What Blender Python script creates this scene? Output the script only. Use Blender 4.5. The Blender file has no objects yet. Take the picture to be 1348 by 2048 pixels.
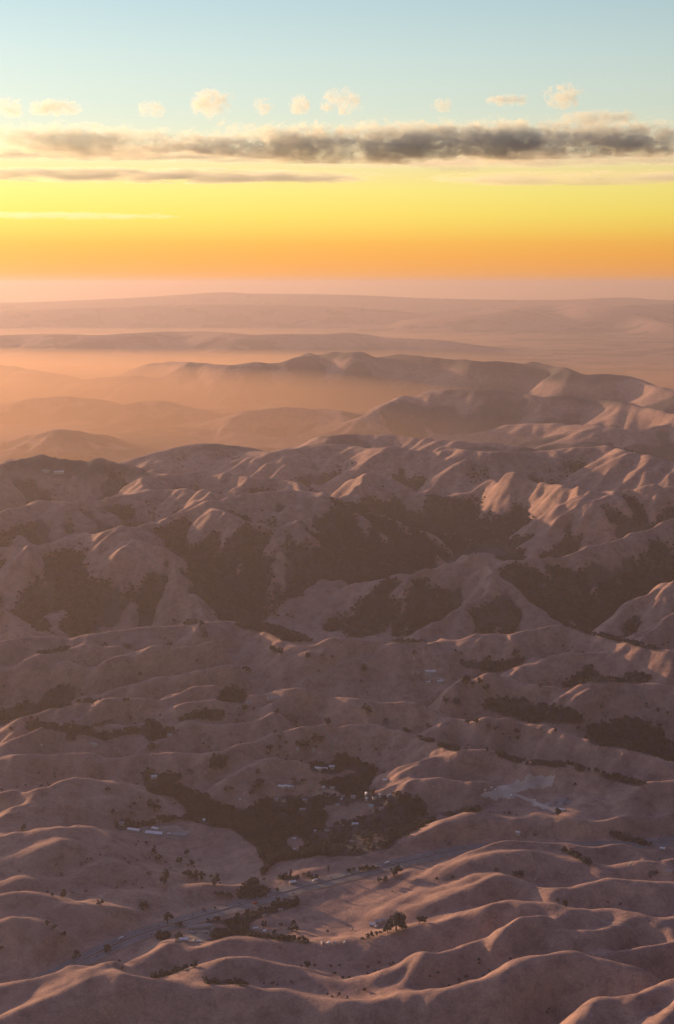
import bpy, bmesh, math, random
import numpy as np
from mathutils import Vector

# ------------------------------------------------------------------ camera
FPX, PW, PH = 2900.0, 1348.0, 2048.0          # focal length and frame in photo pixels
HORIZON_V = 566.0
CAMZ = 1250.0
PITCH = math.atan((PH / 2 - HORIZON_V) / FPX)  # looking down
scene = bpy.context.scene
C = scene.collection
cam_d = bpy.data.cameras.new('camera')
cam = bpy.data.objects.new('camera', cam_d); C.objects.link(cam)
cam.location = (0, 0, CAMZ)
cam.rotation_euler = (math.pi / 2 - PITCH, 0, 0)
cam_d.sensor_fit = 'VERTICAL'; cam_d.sensor_height = 36.0; cam_d.sensor_width = 36.0
cam_d.lens = 36.0 * FPX / PH
cam_d.clip_start = 1.0; cam_d.clip_end = 400000.0
scene.camera = cam

# ------------------------------------------------------------------ sky and sun
SUN_AZ = math.radians(-48.0)      # left of the view direction
SUN_EL = math.radians(6.8)
world = bpy.data.worlds.new('World'); scene.world = world; world.use_nodes = True
nt = world.node_tree; nt.nodes.clear()
def N(t, kind, **kw):
    n = t.nodes.new(kind)
    for k, v in kw.items(): setattr(n, k, v)
    return n
out = N(nt, 'ShaderNodeOutputWorld'); bg = N(nt, 'ShaderNodeBackground')
sky = N(nt, 'ShaderNodeTexSky', sky_type='NISHITA', sun_disc=False)
sky.sun_elevation = SUN_EL; sky.sun_rotation = SUN_AZ
sky.altitude = 1200; sky.air_density = 1.2; sky.dust_density = 3.0; sky.ozone_density = 1.5
SKY_NISHITA = 0.10
sk = N(nt, 'ShaderNodeMix', data_type='RGBA', blend_type='MULTIPLY'); sk.inputs[0].default_value = 1
nt.links.new(sky.outputs[0], sk.inputs[6]); sk.inputs[7].default_value = (SKY_NISHITA,) * 3 + (1,)
# sunset colouring of the whole sky by height above the horizon
tc = N(nt, 'ShaderNodeTexCoord'); sep = N(nt, 'ShaderNodeSeparateXYZ')
nt.links.new(tc.outputs['Generated'], sep.inputs[0])
asn = N(nt, 'ShaderNodeMath', operation='ARCSINE'); nt.links.new(sep.outputs[2], asn.inputs[0])
deg = N(nt, 'ShaderNodeMath', operation='MULTIPLY'); nt.links.new(asn.outputs[0], deg.inputs[0]); deg.inputs[1].default_value = 180 / math.pi / 90.0
rt = N(nt, 'ShaderNodeMath', operation='POWER'); rt.use_clamp = True; nt.links.new(deg.outputs[0], rt.inputs[0]); rt.inputs[1].default_value = 0.5
ramp = N(nt, 'ShaderNodeValToRGB'); nt.links.new(rt.outputs[0], ramp.inputs[0])
def lin(c): return tuple(((x / 255) / 12.92 if x / 255 <= 0.04045 else ((x / 255 + 0.055) / 1.055) ** 2.4) for x in c)
EXPO = 1.1
GAIN = 2 ** -EXPO
SKY = [(0.0, (240, 168, 108)), (0.4, (252, 168, 80)), (1.0, (255, 174, 70)), (1.5, (255, 184, 72)), (2.0, (255, 206, 84)), (2.6, (255, 224, 96)), (3.5, (255, 234, 120)),
       (4.2, (252, 228, 150)), (5.3, (232, 232, 198)), (6.6, (218, 228, 212)), (8.3, (206, 224, 218)),
       (10.5, (186, 212, 218)), (15, (160, 182, 206)), (28, (126, 138, 188)), (90, (98, 108, 170))]
while len(ramp.color_ramp.elements) < len(SKY): ramp.color_ramp.elements.new(0.5)
for e, (d, c) in zip(ramp.color_ramp.elements, SKY):
    e.position = math.sqrt(d / 90.0); e.color = tuple(x * GAIN for x in lin(c)) + (1,)
mx = N(nt, 'ShaderNodeMix', data_type='RGBA', blend_type='MIX'); mx.inputs[0].default_value = 0.88
nt.links.new(sk.outputs[2], mx.inputs[6]); nt.links.new(ramp.outputs[0], mx.inputs[7])
# the sky is brightest round the sun and dims towards the far side of the sky
dt = N(nt, 'ShaderNodeVectorMath', operation='DOT_PRODUCT'); nt.links.new(tc.outputs['Generated'], dt.inputs[0]); dt.inputs[1].default_value = (math.sin(SUN_AZ), math.cos(SUN_AZ), 0)
h1 = N(nt, 'ShaderNodeMath', operation='MULTIPLY_ADD'); nt.links.new(dt.outputs['Value'], h1.inputs[0]); h1.inputs[1].default_value = 0.5; h1.inputs[2].default_value = 0.5
h2 = N(nt, 'ShaderNodeMath', operation='POWER'); nt.links.new(h1.outputs[0], h2.inputs[0]); h2.inputs[1].default_value = 1.5
h3 = N(nt, 'ShaderNodeMath', operation='MULTIPLY_ADD'); nt.links.new(h2.outputs[0], h3.inputs[0]); h3.inputs[1].default_value = 0.98; h3.inputs[2].default_value = 0.29
h4 = N(nt, 'ShaderNodeMath', operation='POWER'); nt.links.new(h1.outputs[0], h4.inputs[0]); h4.inputs[1].default_value = 60.0      # glow round the low sun
h5 = N(nt, 'ShaderNodeMath', operation='MULTIPLY_ADD'); nt.links.new(h4.outputs[0], h5.inputs[0]); h5.inputs[1].default_value = 6.0; nt.links.new(h3.outputs[0], h5.inputs[2])
nt.links.new(mx.outputs[2], bg.inputs[0]); nt.links.new(h5.outputs[0], bg.inputs[1])
nt.links.new(bg.outputs[0], out.inputs[0])

sun_d = bpy.data.lights.new('sun', 'SUN'); sun = bpy.data.objects.new('sun', sun_d); C.objects.link(sun)
sun_d.energy = 4.0; sun_d.angle = math.radians(0.6); sun_d.color = (1.0, 0.57, 0.30)
sdir = Vector((math.sin(SUN_AZ) * math.cos(SUN_EL), math.cos(SUN_AZ) * math.cos(SUN_EL), math.sin(SUN_EL)))
sun.rotation_euler = sdir.to_track_quat('Z', 'Y').to_euler()
sun.location = (0, 0, 3000)

vs = scene.view_settings
vs.view_transform = 'Standard'; vs.look = 'None'; vs.gamma = 1; vs.use_curve_mapping = False; vs.exposure = EXPO
cy = scene.cycles
cy.use_denoising = True
try: cy.denoiser = 'OPENIMAGEDENOISE'
except Exception: pass
cy.volume_bounces = 1; cy.max_bounces = 5; cy.diffuse_bounces = 2; cy.transparent_max_bounces = 24
cy.volume_step_rate = 1.0; cy.volume_max_steps = 128
cy.use_adaptive_sampling = False

HAZE_D = 1 / 38000.0

# ------------------------------------------------------------------ pixel <-> world
cp, sp = math.cos(PITCH), math.sin(PITCH)
def ray(u, v):
    """azimuth and tangent of depression of a photo pixel"""
    u = np.asarray(u, float); v = np.asarray(v, float)
    x = (u - PW / 2) / FPX; y = -(v - PH / 2) / FPX
    dx = x; dy = cp + y * sp; dz = -sp + y * cp
    return np.arctan2(dx, dy), -dz / np.hypot(dx, dy)
def unproj(u, v, z):
    """ground point on height z"""
    a, t = ray(u, v); r = (CAMZ - np.asarray(z, float)) / t
    return np.sin(a) * r, np.cos(a) * r
def proj(x, y, z):
    dz = z - CAMZ
    fwd = y * cp - dz * sp; up = y * sp + dz * cp
    return PW / 2 + FPX * x / fwd, PH / 2 - FPX * up / fwd

def inside(u, v, poly):
    P = np.array(poly, float); c = np.zeros(u.shape, bool)
    x1, y1 = P[-1]
    for x2, y2 in P:
        if y1 != y2:
            k = ((y2 > v) != (y1 > v)) & (u < (x1 - x2) * (v - y2) / (y1 - y2) + x2)
            c ^= k
        x1, y1 = x2, y2
    return c

# ------------------------------------------------------------------ terrain grid (a fan of rows and columns, finer where near)
def make_axis():
    core = np.linspace(-0.275, 0.275, 640)
    g, a, step = [], 0.275, core[1] - core[0]
    while a < 1.25:
        step *= 1.09; a += step; g.append(a)
    g = np.array(g)
    return np.concatenate([-g[::-1], core, g])
AZ = make_axis()
def make_rows():
    r, rs = 1700.0, []
    while r < 95000:
        rs.append(r)
        if r < 2200: d = 12
        elif r < 4700: d = 4.6
        elif r < 9000: d = 4.6 + (r - 4700) / 4300 * 11
        elif r < 17000: d = 15.6 + (r - 9000) / 8000 * 40
        else: d = 56 * (r / 17000) ** 1.6
        r += d
    return np.array(rs)
RR = make_rows()
NA, NR = len(AZ), len(RR)
AA, RG = np.meshgrid(AZ, RR)            # rows: range, columns: azimuth
X = np.sin(AA) * RG; Y = np.cos(AA) * RG

def smooth(a, b, x):
    t = np.clip((x - a) / (b - a), 0, 1); return t * t * (3 - 2 * t)
def hash2(i, j, k):
    h = (i.astype(np.int64) * 374761393 + j.astype(np.int64) * 668265263 + k * 2147483647) & 0xffffffff
    h = ((h ^ (h >> 13)) * 1274126177) & 0xffffffff
    h = h ^ (h >> 16)
    return (h & 0xffff) / 65535.0
def vnoise(x, y, k):
    i = np.floor(x); j = np.floor(y); fx = x - i; fy = y - j
    fx = fx * fx * fx * (fx * (fx * 6 - 15) + 10); fy = fy * fy * fy * (fy * (fy * 6 - 15) + 10)
    a = hash2(i, j, k); b = hash2(i + 1, j, k); c = hash2(i, j + 1, k); d = hash2(i + 1, j + 1, k)
    return (a + (b - a) * fx) * (1 - fy) + (c + (d - c) * fx) * fy
def fbm(x, y, k, octaves=4):
    s, a, t = 0, 1.0, 0
    for o in range(octaves):
        s = s + a * vnoise(x, y, k + o); t += a; a *= 0.5
        x, y = 1.9 * x + 0.7 * y + 3.1, 1.9 * y - 0.7 * x + 7.7
    return s / t
def gully(x, y, lam, tx, ty, k):
    """rounded spurs between sharp gullies running along the fall line; t is the unit vector across the slope"""
    px, py = x / lam, y / lam
    ci, cj = np.floor(px), np.floor(py)
    cc = np.zeros_like(px); ss = np.zeros_like(px)
    for di in (-1, 0, 1):
        for dj in (-1, 0, 1):
            i = ci + di; j = cj + dj
            qx = px - (i + 0.15 + 0.7 * hash2(i, j, k)); qy = py - (j + 0.15 + 0.7 * hash2(i, j, k + 57))
            w = np.exp(-2.2 * (qx * qx + qy * qy))
            ph = 2 * math.pi * (qx * tx + qy * ty)
            cc += w * np.cos(ph); ss += w * np.sin(ph)
    c = cc / np.sqrt(cc * cc + ss * ss + 1e-9)
    return np.sqrt(np.clip((1 + c) / 2, 0, 1) + 0.015)

# ridge lines: (half-width in metres, [(u, v, height) ...]) read off the photograph; the height above the valley floor is estimated
RIDGES = []
def ridge(w, pts, z=None, p=None):
    """pts: (u, v) or (u, v, z); z = (start, end) or list to interpolate along the line"""
    n = len(pts)
    if z is not None:
        zz = np.interp(np.linspace(0, 1, n), np.linspace(0, 1, len(z)), z)
        pts = [(q[0], q[1], zz[i]) for i, q in enumerate(pts)]
    RIDGES.append((w, pts))

# --- front hills
ridge(85, [(-60, 1990), (0, 1970), (40, 1957), (100, 1935), (145, 1926), (175, 1928), (215, 1935)], [62, 68, 60])
ridge(95, [(-60, 2075), (0, 2040), (60, 2010), (110, 1982), (160, 1957), (200, 1940), (225, 1939), (260, 1950), (300, 1960), (380, 1966), (500, 1977), (575, 1980), (625, 1992), (690, 2005)], [52, 66, 76, 74, 70, 66, 60])
ridge(60, [(30, 2060), (75, 2050), (165, 2010), (215, 1985), (240, 1965)], [40, 68])
ridge(75, [(345, 1960), (390, 1940), (430, 1920), (460, 1910), (500, 1912), (550, 1920), (600, 1932), (650, 1947), (690, 1955), (744, 1945), (800, 1927), (844, 1915)], [34, 60, 66, 60, 52, 48, 60, 68])
ridge(80, [(844, 1915), (914, 1890), (974, 1872), (994, 1865), (1024, 1842), (1054, 1830), (1089, 1832), (1124, 1850), (1180, 1868)], [68, 80, 96, 104, 98, 84])
ridge(85, [(690, 2020), (734, 2010), (799, 1990), (849, 1985), (924, 1965), (984, 1945), (1034, 1915), (1074, 1902), (1124, 1893), (1154, 1896), (1210, 1915), (1280, 1935)], [50, 62, 84, 104, 112, 112, 100])
ridge(45, [(754, 1990), (799, 1970), (839, 1940), (852, 1922)], [44, 66])
ridge(85, [(1110, 2070), (1124, 2047), (1154, 2020), (1194, 1985), (1224, 1986), (1274, 1980), (1348, 1957), (1420, 1930)], [96, 118, 126, 128, 132])
ridge(70, [(1290, 2060), (1309, 2045), (1348, 2012), (1420, 1960)], [126, 140])
ridge(90, [(640, 1892), (674, 1887), (749, 1877), (814, 1850), (874, 1835), (934, 1815), (974, 1800), (1014, 1792), (1044, 1792), (1099, 1800), (1144, 1815), (1224, 1815), (1274, 1820), (1319, 1831), (1400, 1825)], [24, 40, 60, 84, 92, 86, 84, 84])
ridge(55, [(1170, 1868), (1239, 1845), (1274, 1835), (1348, 1860)], [80, 84, 80])
ridge(50, [(1210, 1900), (1269, 1890), (1314, 1885), (1400, 1880)], [78, 86])
ridge(70, [(794, 1820), (854, 1805), (914, 1777), (954, 1760), (994, 1746), (1024, 1746), (1054, 1760), (1100, 1778)], [22, 52, 74, 72, 62])
ridge(55, [(804, 1800), (874, 1775), (924, 1755), (959, 1742), (994, 1740)], [14, 46, 60])
ridge(75, [(830, 1752), (854, 1745), (904, 1730), (954, 1710), (999, 1702), (1044, 1700), (1074, 1702), (1124, 1712), (1174, 1725), (1205, 1748)], [10, 36, 60, 66, 52, 40])
ridge(60, [(880, 1716), (914, 1706), (954, 1685), (994, 1672), (1024, 1670), (1054, 1675), (1110, 1683), (1150, 1697)], [14, 34, 54, 56, 46, 40])
ridge(50, [(1164, 1707), (1204, 1695), (1234, 1685), (1264, 1692), (1294, 1710), (1348, 1712)], [28, 46, 40, 36])
ridge(55, [(1199, 1750), (1234, 1730), (1274, 1720), (1314, 1725), (1370, 1738)], [36, 52, 50])
ridge(85, [(1114, 1787), (1164, 1767), (1214, 1757), (1274, 1759), (1348, 1765), (1420, 1770)], [64, 78, 78, 74])
# --- behind the highway
ridge(85, [(729, 1725), (759, 1700), (804, 1670), (854, 1655), (904, 1637), (944, 1627), (974, 1630), (1014, 1642)], [12, 30, 46, 52, 40])
ridge(70, [(1044, 1645), (1074, 1630), (1104, 1627), (1149, 1637), (1199, 1655), (1235, 1682)], [34, 48, 46, 26])
ridge(80, [(1190, 1655), (1254, 1635), (1348, 1628), (1420, 1625)], [34, 52, 56])
ridge(95, [(-70, 1690), (0, 1677), (50, 1667), (100, 1660), (140, 1655), (175, 1662), (215, 1677)], [62, 68, 50])
ridge(85, [(-60, 1745), (0, 1722), (40, 1707), (85, 1692), (130, 1680), (155, 1679), (205, 1690)], [46, 60, 68, 48])
ridge(75, [(140, 1757), (170, 1742), (210, 1725), (230, 1722), (270, 1732), (325, 1747)], [34, 50, 30])
ridge(65, [(-30, 1780), (20, 1765), (45, 1757), (80, 1762), (145, 1776)], [44, 50, 32])
ridge(95, [(-60, 1800), (0, 1792), (50, 1785), (125, 1800), (210, 1807), (260, 1817), (300, 1830), (325, 1842)], [62, 66, 52, 40, 12])
ridge(90, [(-60, 1850), (0, 1840), (30, 1834), (60, 1840), (100, 1855), (130, 1870), (158, 1888)], [66, 72, 54, 20])
ridge(60, [(215, 1780), (260, 1777), (300, 1782), (345, 1800)], [32, 36, 18])
ridge(55, [(335, 1779), (380, 1767), (425, 1768), (470, 1774)], [18, 30, 18])
ridge(60, [(240, 1937), (280, 1917), (320, 1895), (345, 1880), (400, 1887), (480, 1874), (530, 1880), (600, 1889), (674, 1892)], [24, 36, 34, 32, 26])
ridge(38, [(195, 1925), (230, 1902), (290, 1882)], [12, 14])
# --- rolling upland in the middle distance
ridge(170, [(-80, 1300), (0, 1290), (70, 1275), (165, 1270), (220, 1260), (270, 1257), (350, 1247), (400, 1245), (430, 1240), (460, 1234), (490, 1236), (540, 1255), (570, 1278), (625, 1284), (674, 1290)], [178, 184, 190, 196, 200, 196, 184, 180])
ridge(150, [(674, 1290), (724, 1284), (764, 1286), (854, 1284), (889, 1269), (924, 1270), (999, 1270), (1019, 1275), (1049, 1262), (1074, 1257), (1114, 1252), (1139, 1250), (1174, 1265), (1224, 1277), (1274, 1292), (1348, 1312), (1430, 1330)], [180, 180, 190, 192, 204, 190, 176])
ridge(110, [(1019, 1345), (1064, 1320), (1104, 1307), (1154, 1302), (1214, 1297), (1274, 1299), (1348, 1316)], [150, 176, 182, 172])
ridge(70, [(905, 1360), (944, 1345), (974, 1345), (1024, 1355), (1105, 1362)], [146, 160, 148])
ridge(100, [(1134, 1377), (1174, 1367), (1224, 1365), (1299, 1362), (1400, 1366)], [146, 162, 160])
ridge(80, [(740, 1415), (784, 1401), (824, 1405), (880, 1408)], [122, 138, 132])
ridge(90, [(660, 1455), (704, 1442), (749, 1440), (789, 1450), (834, 1470), (914, 1502)], [104, 120, 112, 90])
ridge(95, [(874, 1450), (909, 1432), (939, 1430), (984, 1440), (1034, 1437), (1074, 1450), (1124, 1465), (1174, 1480), (1249, 1497), (1348, 1525), (1420, 1545)], [108, 126, 124, 116, 106, 96])
ridge(90, [(804, 1530), (854, 1512), (914, 1502), (964, 1500), (1004, 1512), (1054, 1529)], [82, 98, 102, 84])
ridge(85, [(735, 1563), (799, 1555), (874, 1550), (964, 1555), (1010, 1570)], [62, 82, 80, 62])
ridge(100, [(1130, 1608), (1204, 1590), (1254, 1575), (1304, 1569), (1348, 1572), (1420, 1575)], [50, 82, 84, 80])
ridge(95, [(1060, 1530), (1150, 1536), (1240, 1555), (1348, 1572)], [92, 92, 86, 82])
ridge(75, [(-40, 1345), (10, 1330), (50, 1317), (100, 1302), (165, 1295), (240, 1295), (340, 1297), (380, 1292), (430, 1283)], [140, 166, 176, 176, 184])
ridge(65, [(50, 1342), (90, 1325), (135, 1319), (210, 1317), (270, 1307), (320, 1301)], [140, 160, 168, 174])
ridge(75, [(107, 1417), (150, 1392), (210, 1375), (260, 1365), (300, 1350), (350, 1340), (400, 1330), (460, 1318)], [104, 128, 142, 152, 168])
ridge(75, [(45, 1435), (100, 1420), (160, 1405), (210, 1402), (280, 1397), (320, 1392), (360, 1375), (450, 1363)], [98, 118, 128, 134, 150])
ridge(60, [(120, 1449), (165, 1425), (215, 1412), (290, 1401)], [92, 116, 124])
ridge(75, [(180, 1464), (240, 1445), (300, 1430), (350, 1410), (440, 1393)], [84, 106, 118, 136])
ridge(85, [(-50, 1500), (0, 1487), (40, 1472), (90, 1457), (125, 1457), (168, 1472)], [84, 98, 100, 84])
ridge(60, [(210, 1482), (235, 1467), (270, 1465), (298, 1479)], [74, 90, 76])
ridge(80, [(-50, 1520), (0, 1512), (30, 1506), (90, 1502), (180, 1510)], [82, 90, 80])
ridge(80, [(325, 1467), (370, 1445), (420, 1437), (480, 1440), (560, 1418)], [84, 102, 106, 124])
ridge(80, [(495, 1393), (545, 1377), (600, 1377), (660, 1384)], [128, 146, 140])
ridge(80, [(545, 1408), (600, 1392), (674, 1397), (720, 1400)], [120, 136, 132])
ridge(70, [(490, 1485), (550, 1460), (600, 1454), (650, 1450)], [84, 104, 106])
ridge(75, [(465, 1543), (505, 1520), (550, 1510), (600, 1516)], [64, 84, 78])
ridge(90, [(-50, 1590), (0, 1580), (75, 1570), (160, 1555), (240, 1557), (280, 1570)], [66, 80, 84, 64])
ridge(85, [(-50, 1655), (0, 1635), (40, 1615), (100, 1600), (155, 1585), (215, 1602)], [50, 66, 76, 56])
ridge(80, [(230, 1520), (330, 1505), (430, 1500), (470, 1490)], [72, 82, 88])
# --- canyon country beyond the upland
ridge(260, [(-150, 1120), (0, 1090), (75, 1100), (150, 1070), (240, 1080), (300, 1087), (340, 1100)], [250, 270, 262, 280, 284, 270])
ridge(150, [(250, 1098), (310, 1105), (350, 1130), (395, 1180), (425, 1240)], [276, 262, 190, 90])
ridge(140, [(65, 1113), (100, 1140), (120, 1180), (122, 1235)], [250, 170, 90])
ridge(130, [(-30, 1190), (20, 1215), (40, 1260)], [190, 100])
ridge(280, [(200, 1085), (240, 1070), (300, 1045), (350, 1020), (400, 1015), (450, 1027), (500, 1037), (560, 1047), (610, 1047)], [270, 310, 345, 350, 330, 310])
ridge(150, [(610, 1047), (592, 1095), (600, 1125), (565, 1175), (530, 1230)], [305, 210, 120, 50])
ridge(330, [(-200, 1050), (0, 1022), (75, 1002), (150, 1000), (240, 982), (330, 975), (420, 985), (500, 987), (560, 981), (610, 992), (674, 992), (724, 1005), (774, 1022), (840, 1047), (900, 1072)], [330, 350, 372, 380, 385, 380, 360, 290, 130])
ridge(150, [(674, 1040), (712, 1062), (730, 1090), (805, 1130)], [250, 150, 60])
ridge(300, [(-250, 960), (-100, 935), (0, 920), (40, 907), (100, 906), (150, 907), (200, 915), (250, 925), (310, 940)], [400, 430, 450, 430, 380])
ridge(280, [(280, 958), (320, 942), (400, 937), (475, 941), (500, 947), (560, 950), (600, 967), (650, 985)], [390, 410, 420, 405, 360])
ridge(190, [(660, 1172), (749, 1157), (824, 1136), (874, 1120), (924, 1110), (954, 1107), (994, 1110), (1044, 1117), (1099, 1107), (1174, 1090), (1214, 1075), (1274, 1052), (1348, 1032), (1450, 1000)], [120, 200, 236, 236, 230, 262, 300, 350])
ridge(170, [(950, 1108), (994, 1145), (1054, 1185), (1114, 1232)], [236, 200, 150, 60])
ridge(120, [(790, 1285), (840, 1255), (900, 1220), (950, 1180), (985, 1145)], [40, 120, 200])
ridge(200, [(1200, 1260), (1224, 1225), (1274, 1188), (1348, 1155), (1450, 1110)], [60, 160, 230, 290])
ridge(120, [(1260, 1290), (1300, 1245), (1370, 1210)], [90, 190])
ridge(200, [(1054, 1056), (1099, 1030), (1134, 1002), (1160, 992)], [120, 190, 250])
ridge(170, [(1074, 1068), (1124, 1042), (1179, 1034), (1260, 1010)], [120, 170, 240])
ridge(90, [(930, 1098), (964, 1086), (1000, 1078), (1040, 1082)], [70, 100, 80])
ridge(280, [(1134, 997), (1199, 987), (1239, 972), (1284, 967), (1348, 967), (1450, 965)], [310, 350, 370, 380])
ridge(240, [(684, 982), (714, 957), (744, 942), (790, 969)], [300, 350, 290])
ridge(140, [(764, 999), (800, 985), (849, 970)], [210, 300])
ridge(150, [(900, 993), (974, 962), (1030, 949)], [210, 340])
ridge(200, [(1024, 950), (1084, 955), (1150, 968)], [340, 350])
ridge(420, [(560, 905), (674, 890), (774, 897), (899, 897), (974, 905), (1084, 896), (1204, 897), (1224, 892), (1264, 905), (1348, 922), (1450, 930)], [330, 365, 380, 375, 390, 400, 370])
ridge(380, [(300, 912), (380, 892), (430, 886), (500, 900)], [300, 340, 300])
ridge(420, [(640, 872), (760, 868), (900, 880), (1000, 882)], [280, 300, 290])
# --- far ridges in the mist
ridge(430, [(735, 828), (769, 808), (804, 786), (839, 774), (874, 780), (909, 772), (939, 778), (959, 772), (984, 780), (1009, 772), (1044, 782), (1104, 785), (1144, 783), (1199, 790), (1249, 802), (1348, 820), (1480, 840)], [230, 330, 370, 380, 380, 370, 340, 300])
ridge(500, [(1000, 840), (1110, 845), (1250, 855), (1400, 850)], [180, 220, 220])
ridge(420, [(450, 832), (500, 815), (560, 808), (620, 810), (670, 818)], [180, 250, 220])
ridge(520, [(300, 722), (350, 720), (400, 722), (460, 722), (540, 715), (590, 710), (630, 697), (674, 699), (700, 704), (744, 697), (834, 705), (934, 712), (974, 716), (1034, 715), (1099, 725), (1144, 737), (1199, 744), (1249, 747), (1324, 770), (1420, 790)], [330, 400, 440, 510, 530, 520, 500, 470, 430, 360, 300])
ridge(600, [(-100, 720), (0, 727), (50, 735), (100, 744)], [260, 260, 220])
ridge(500, [(180, 752), (280, 745), (340, 752)], [220, 270, 220])
ridge(450, [(20, 800), (120, 788), (200, 795)], [160, 230, 180])
ridge(450, [(230, 810), (320, 798), (400, 808)], [150, 220, 170])
ridge(400, [(60, 868), (120, 858), (200, 866)], [170, 230, 180])
ridge(1300, [(-200, 668), (0, 667), (80, 665), (165, 667), (225, 667), (350, 660), (425, 662), (500, 667), (600, 665), (674, 665), (704, 664), (734, 671), (850, 676)], [330, 360, 370, 350, 250])
ridge(1800, [(760, 648), (809, 637), (894, 627), (999, 622), (1054, 612), (1124, 605), (1224, 610), (1348, 605), (1600, 600)], [120, 420, 560, 640, 620])
ridge(600, [(1120, 640), (1200, 635), (1270, 632), (1348, 645), (1500, 650)], [240, 330, 260])
def far_range(w, r, pts):
    """a range at a known distance: its height follows from how high it stands in the photograph"""
    ridge(w, [(u, v, CAMZ - r * max(0.0010, float(ray(u, v)[1]))) for u, v in pts])
far_range(2600, 56000, [(-500, 606), (0, 599), (200, 592), (360, 580), (420, 575), (460, 574), (500, 577), (600, 578), (760, 583), (900, 590), (1100, 592), (1250, 585), (1348, 592), (1800, 592)])
far_range(1800, 44000, [(-400, 626), (0, 616), (250, 604), (500, 600), (700, 606), (820, 618), (900, 628)])

# base surface: valley floor by the highway, rising upland, canyon country, far lowland
BASE_R = [1700, 2300, 2600, 3050, 3300, 3700, 4200, 4550, 4900, 5600, 7000, 8200, 9500, 14000, 26000, 95000]
BASE_Z = [-10, -10, 0, 4, 0, 14, 46, 56, 10, 0, 70, 170, 60, 10, 0, 0]
Zb = np.interp(RG, BASE_R, BASE_Z)
Zb = Zb + (fbm(X / 330, Y / 330, 11, 4) - 0.5) * 36 * smooth(1800, 2400, RG) * (1 - smooth(20000, 26000, RG))
Zb = Zb + (fbm(X / 2600, Y / 2600, 23, 4) - 0.45) * 120 * smooth(5200, 8200, RG) * (1 - 0.72 * smooth(9300, 10800, RG)) * (1 - smooth(21000, 27000, RG))
acc = np.zeros_like(X)
PNORM = 5.0
for w, pts in RIDGES:
    P = np.array(pts, float)
    px, py = unproj(P[:, 0], P[:, 1], P[:, 2])
    # smooth resample (Catmull-Rom)
    n = len(px); tt = np.arange(n)
    ts = np.linspace(0, n - 1, (n - 1) * 4 + 1)
    def cr(a):
        i = np.clip(np.floor(ts).astype(int), 0, n - 2); f = ts - i
        p0 = a[np.maximum(i - 1, 0)]; p1 = a[i]; p2 = a[i + 1]; p3 = a[np.minimum(i + 2, n - 1)]
        return 0.5 * (2 * p1 + (p2 - p0) * f + (2 * p0 - 5 * p1 + 4 * p2 - p3) * f ** 2 + (3 * p1 - p0 - 3 * p2 + p3) * f ** 3)
    qx, qy, qz = cr(px), cr(py), cr(P[:, 2])
    rr = np.hypot(qx, qy); aa = np.arctan2(qx, qy)
    w = w * 0.82
    m = 2.6 * w
    r0, r1 = np.searchsorted(RR, [rr.min() - m, rr.max() + m])
    da = m / max(rr.min(), 1)
    a0, a1 = np.searchsorted(AZ, [aa.min() - da, aa.max() + da])
    if r1 <= r0 or a1 <= a0: continue
    sx = X[r0:r1, a0:a1]; sy = Y[r0:r1, a0:a1]
    wob = w * 0.16
    sx = sx + (vnoise(sx / (w * 1.1), sy / (w * 1.1), 71) - 0.5) * wob
    sy = sy + (vnoise(sx / (w * 1.1), sy / (w * 1.1), 83) - 0.5) * wob
    best = np.full(sx.shape, 1e18); hz = np.zeros(sx.shape)
    for i in range(len(qx) - 1):
        ex, ey = qx[i + 1] - qx[i], qy[i + 1] - qy[i]
        L2 = ex * ex + ey * ey + 1e-6
        t = np.clip(((sx - qx[i]) * ex + (sy - qy[i]) * ey) / L2, 0, 1)
        d2 = (sx - qx[i] - t * ex) ** 2 + (sy - qy[i] - t * ey) ** 2
        k = d2 < best
        best = np.where(k, d2, best); hz = np.where(k, qz[i] + t * (qz[i + 1] - qz[i]), hz)
    tq = np.sqrt(best) / w
    prof = np.exp(-(tq ** 1.8) * 0.75) - math.exp(-(2.6 ** 1.8) * 0.75)
    rise = np.maximum(hz - Zb[r0:r1, a0:a1], 0) * np.clip(prof, 0, 1)
    acc[r0:r1, a0:a1] += rise ** PNORM
Z = Zb + acc ** (1 / PNORM)

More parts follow.
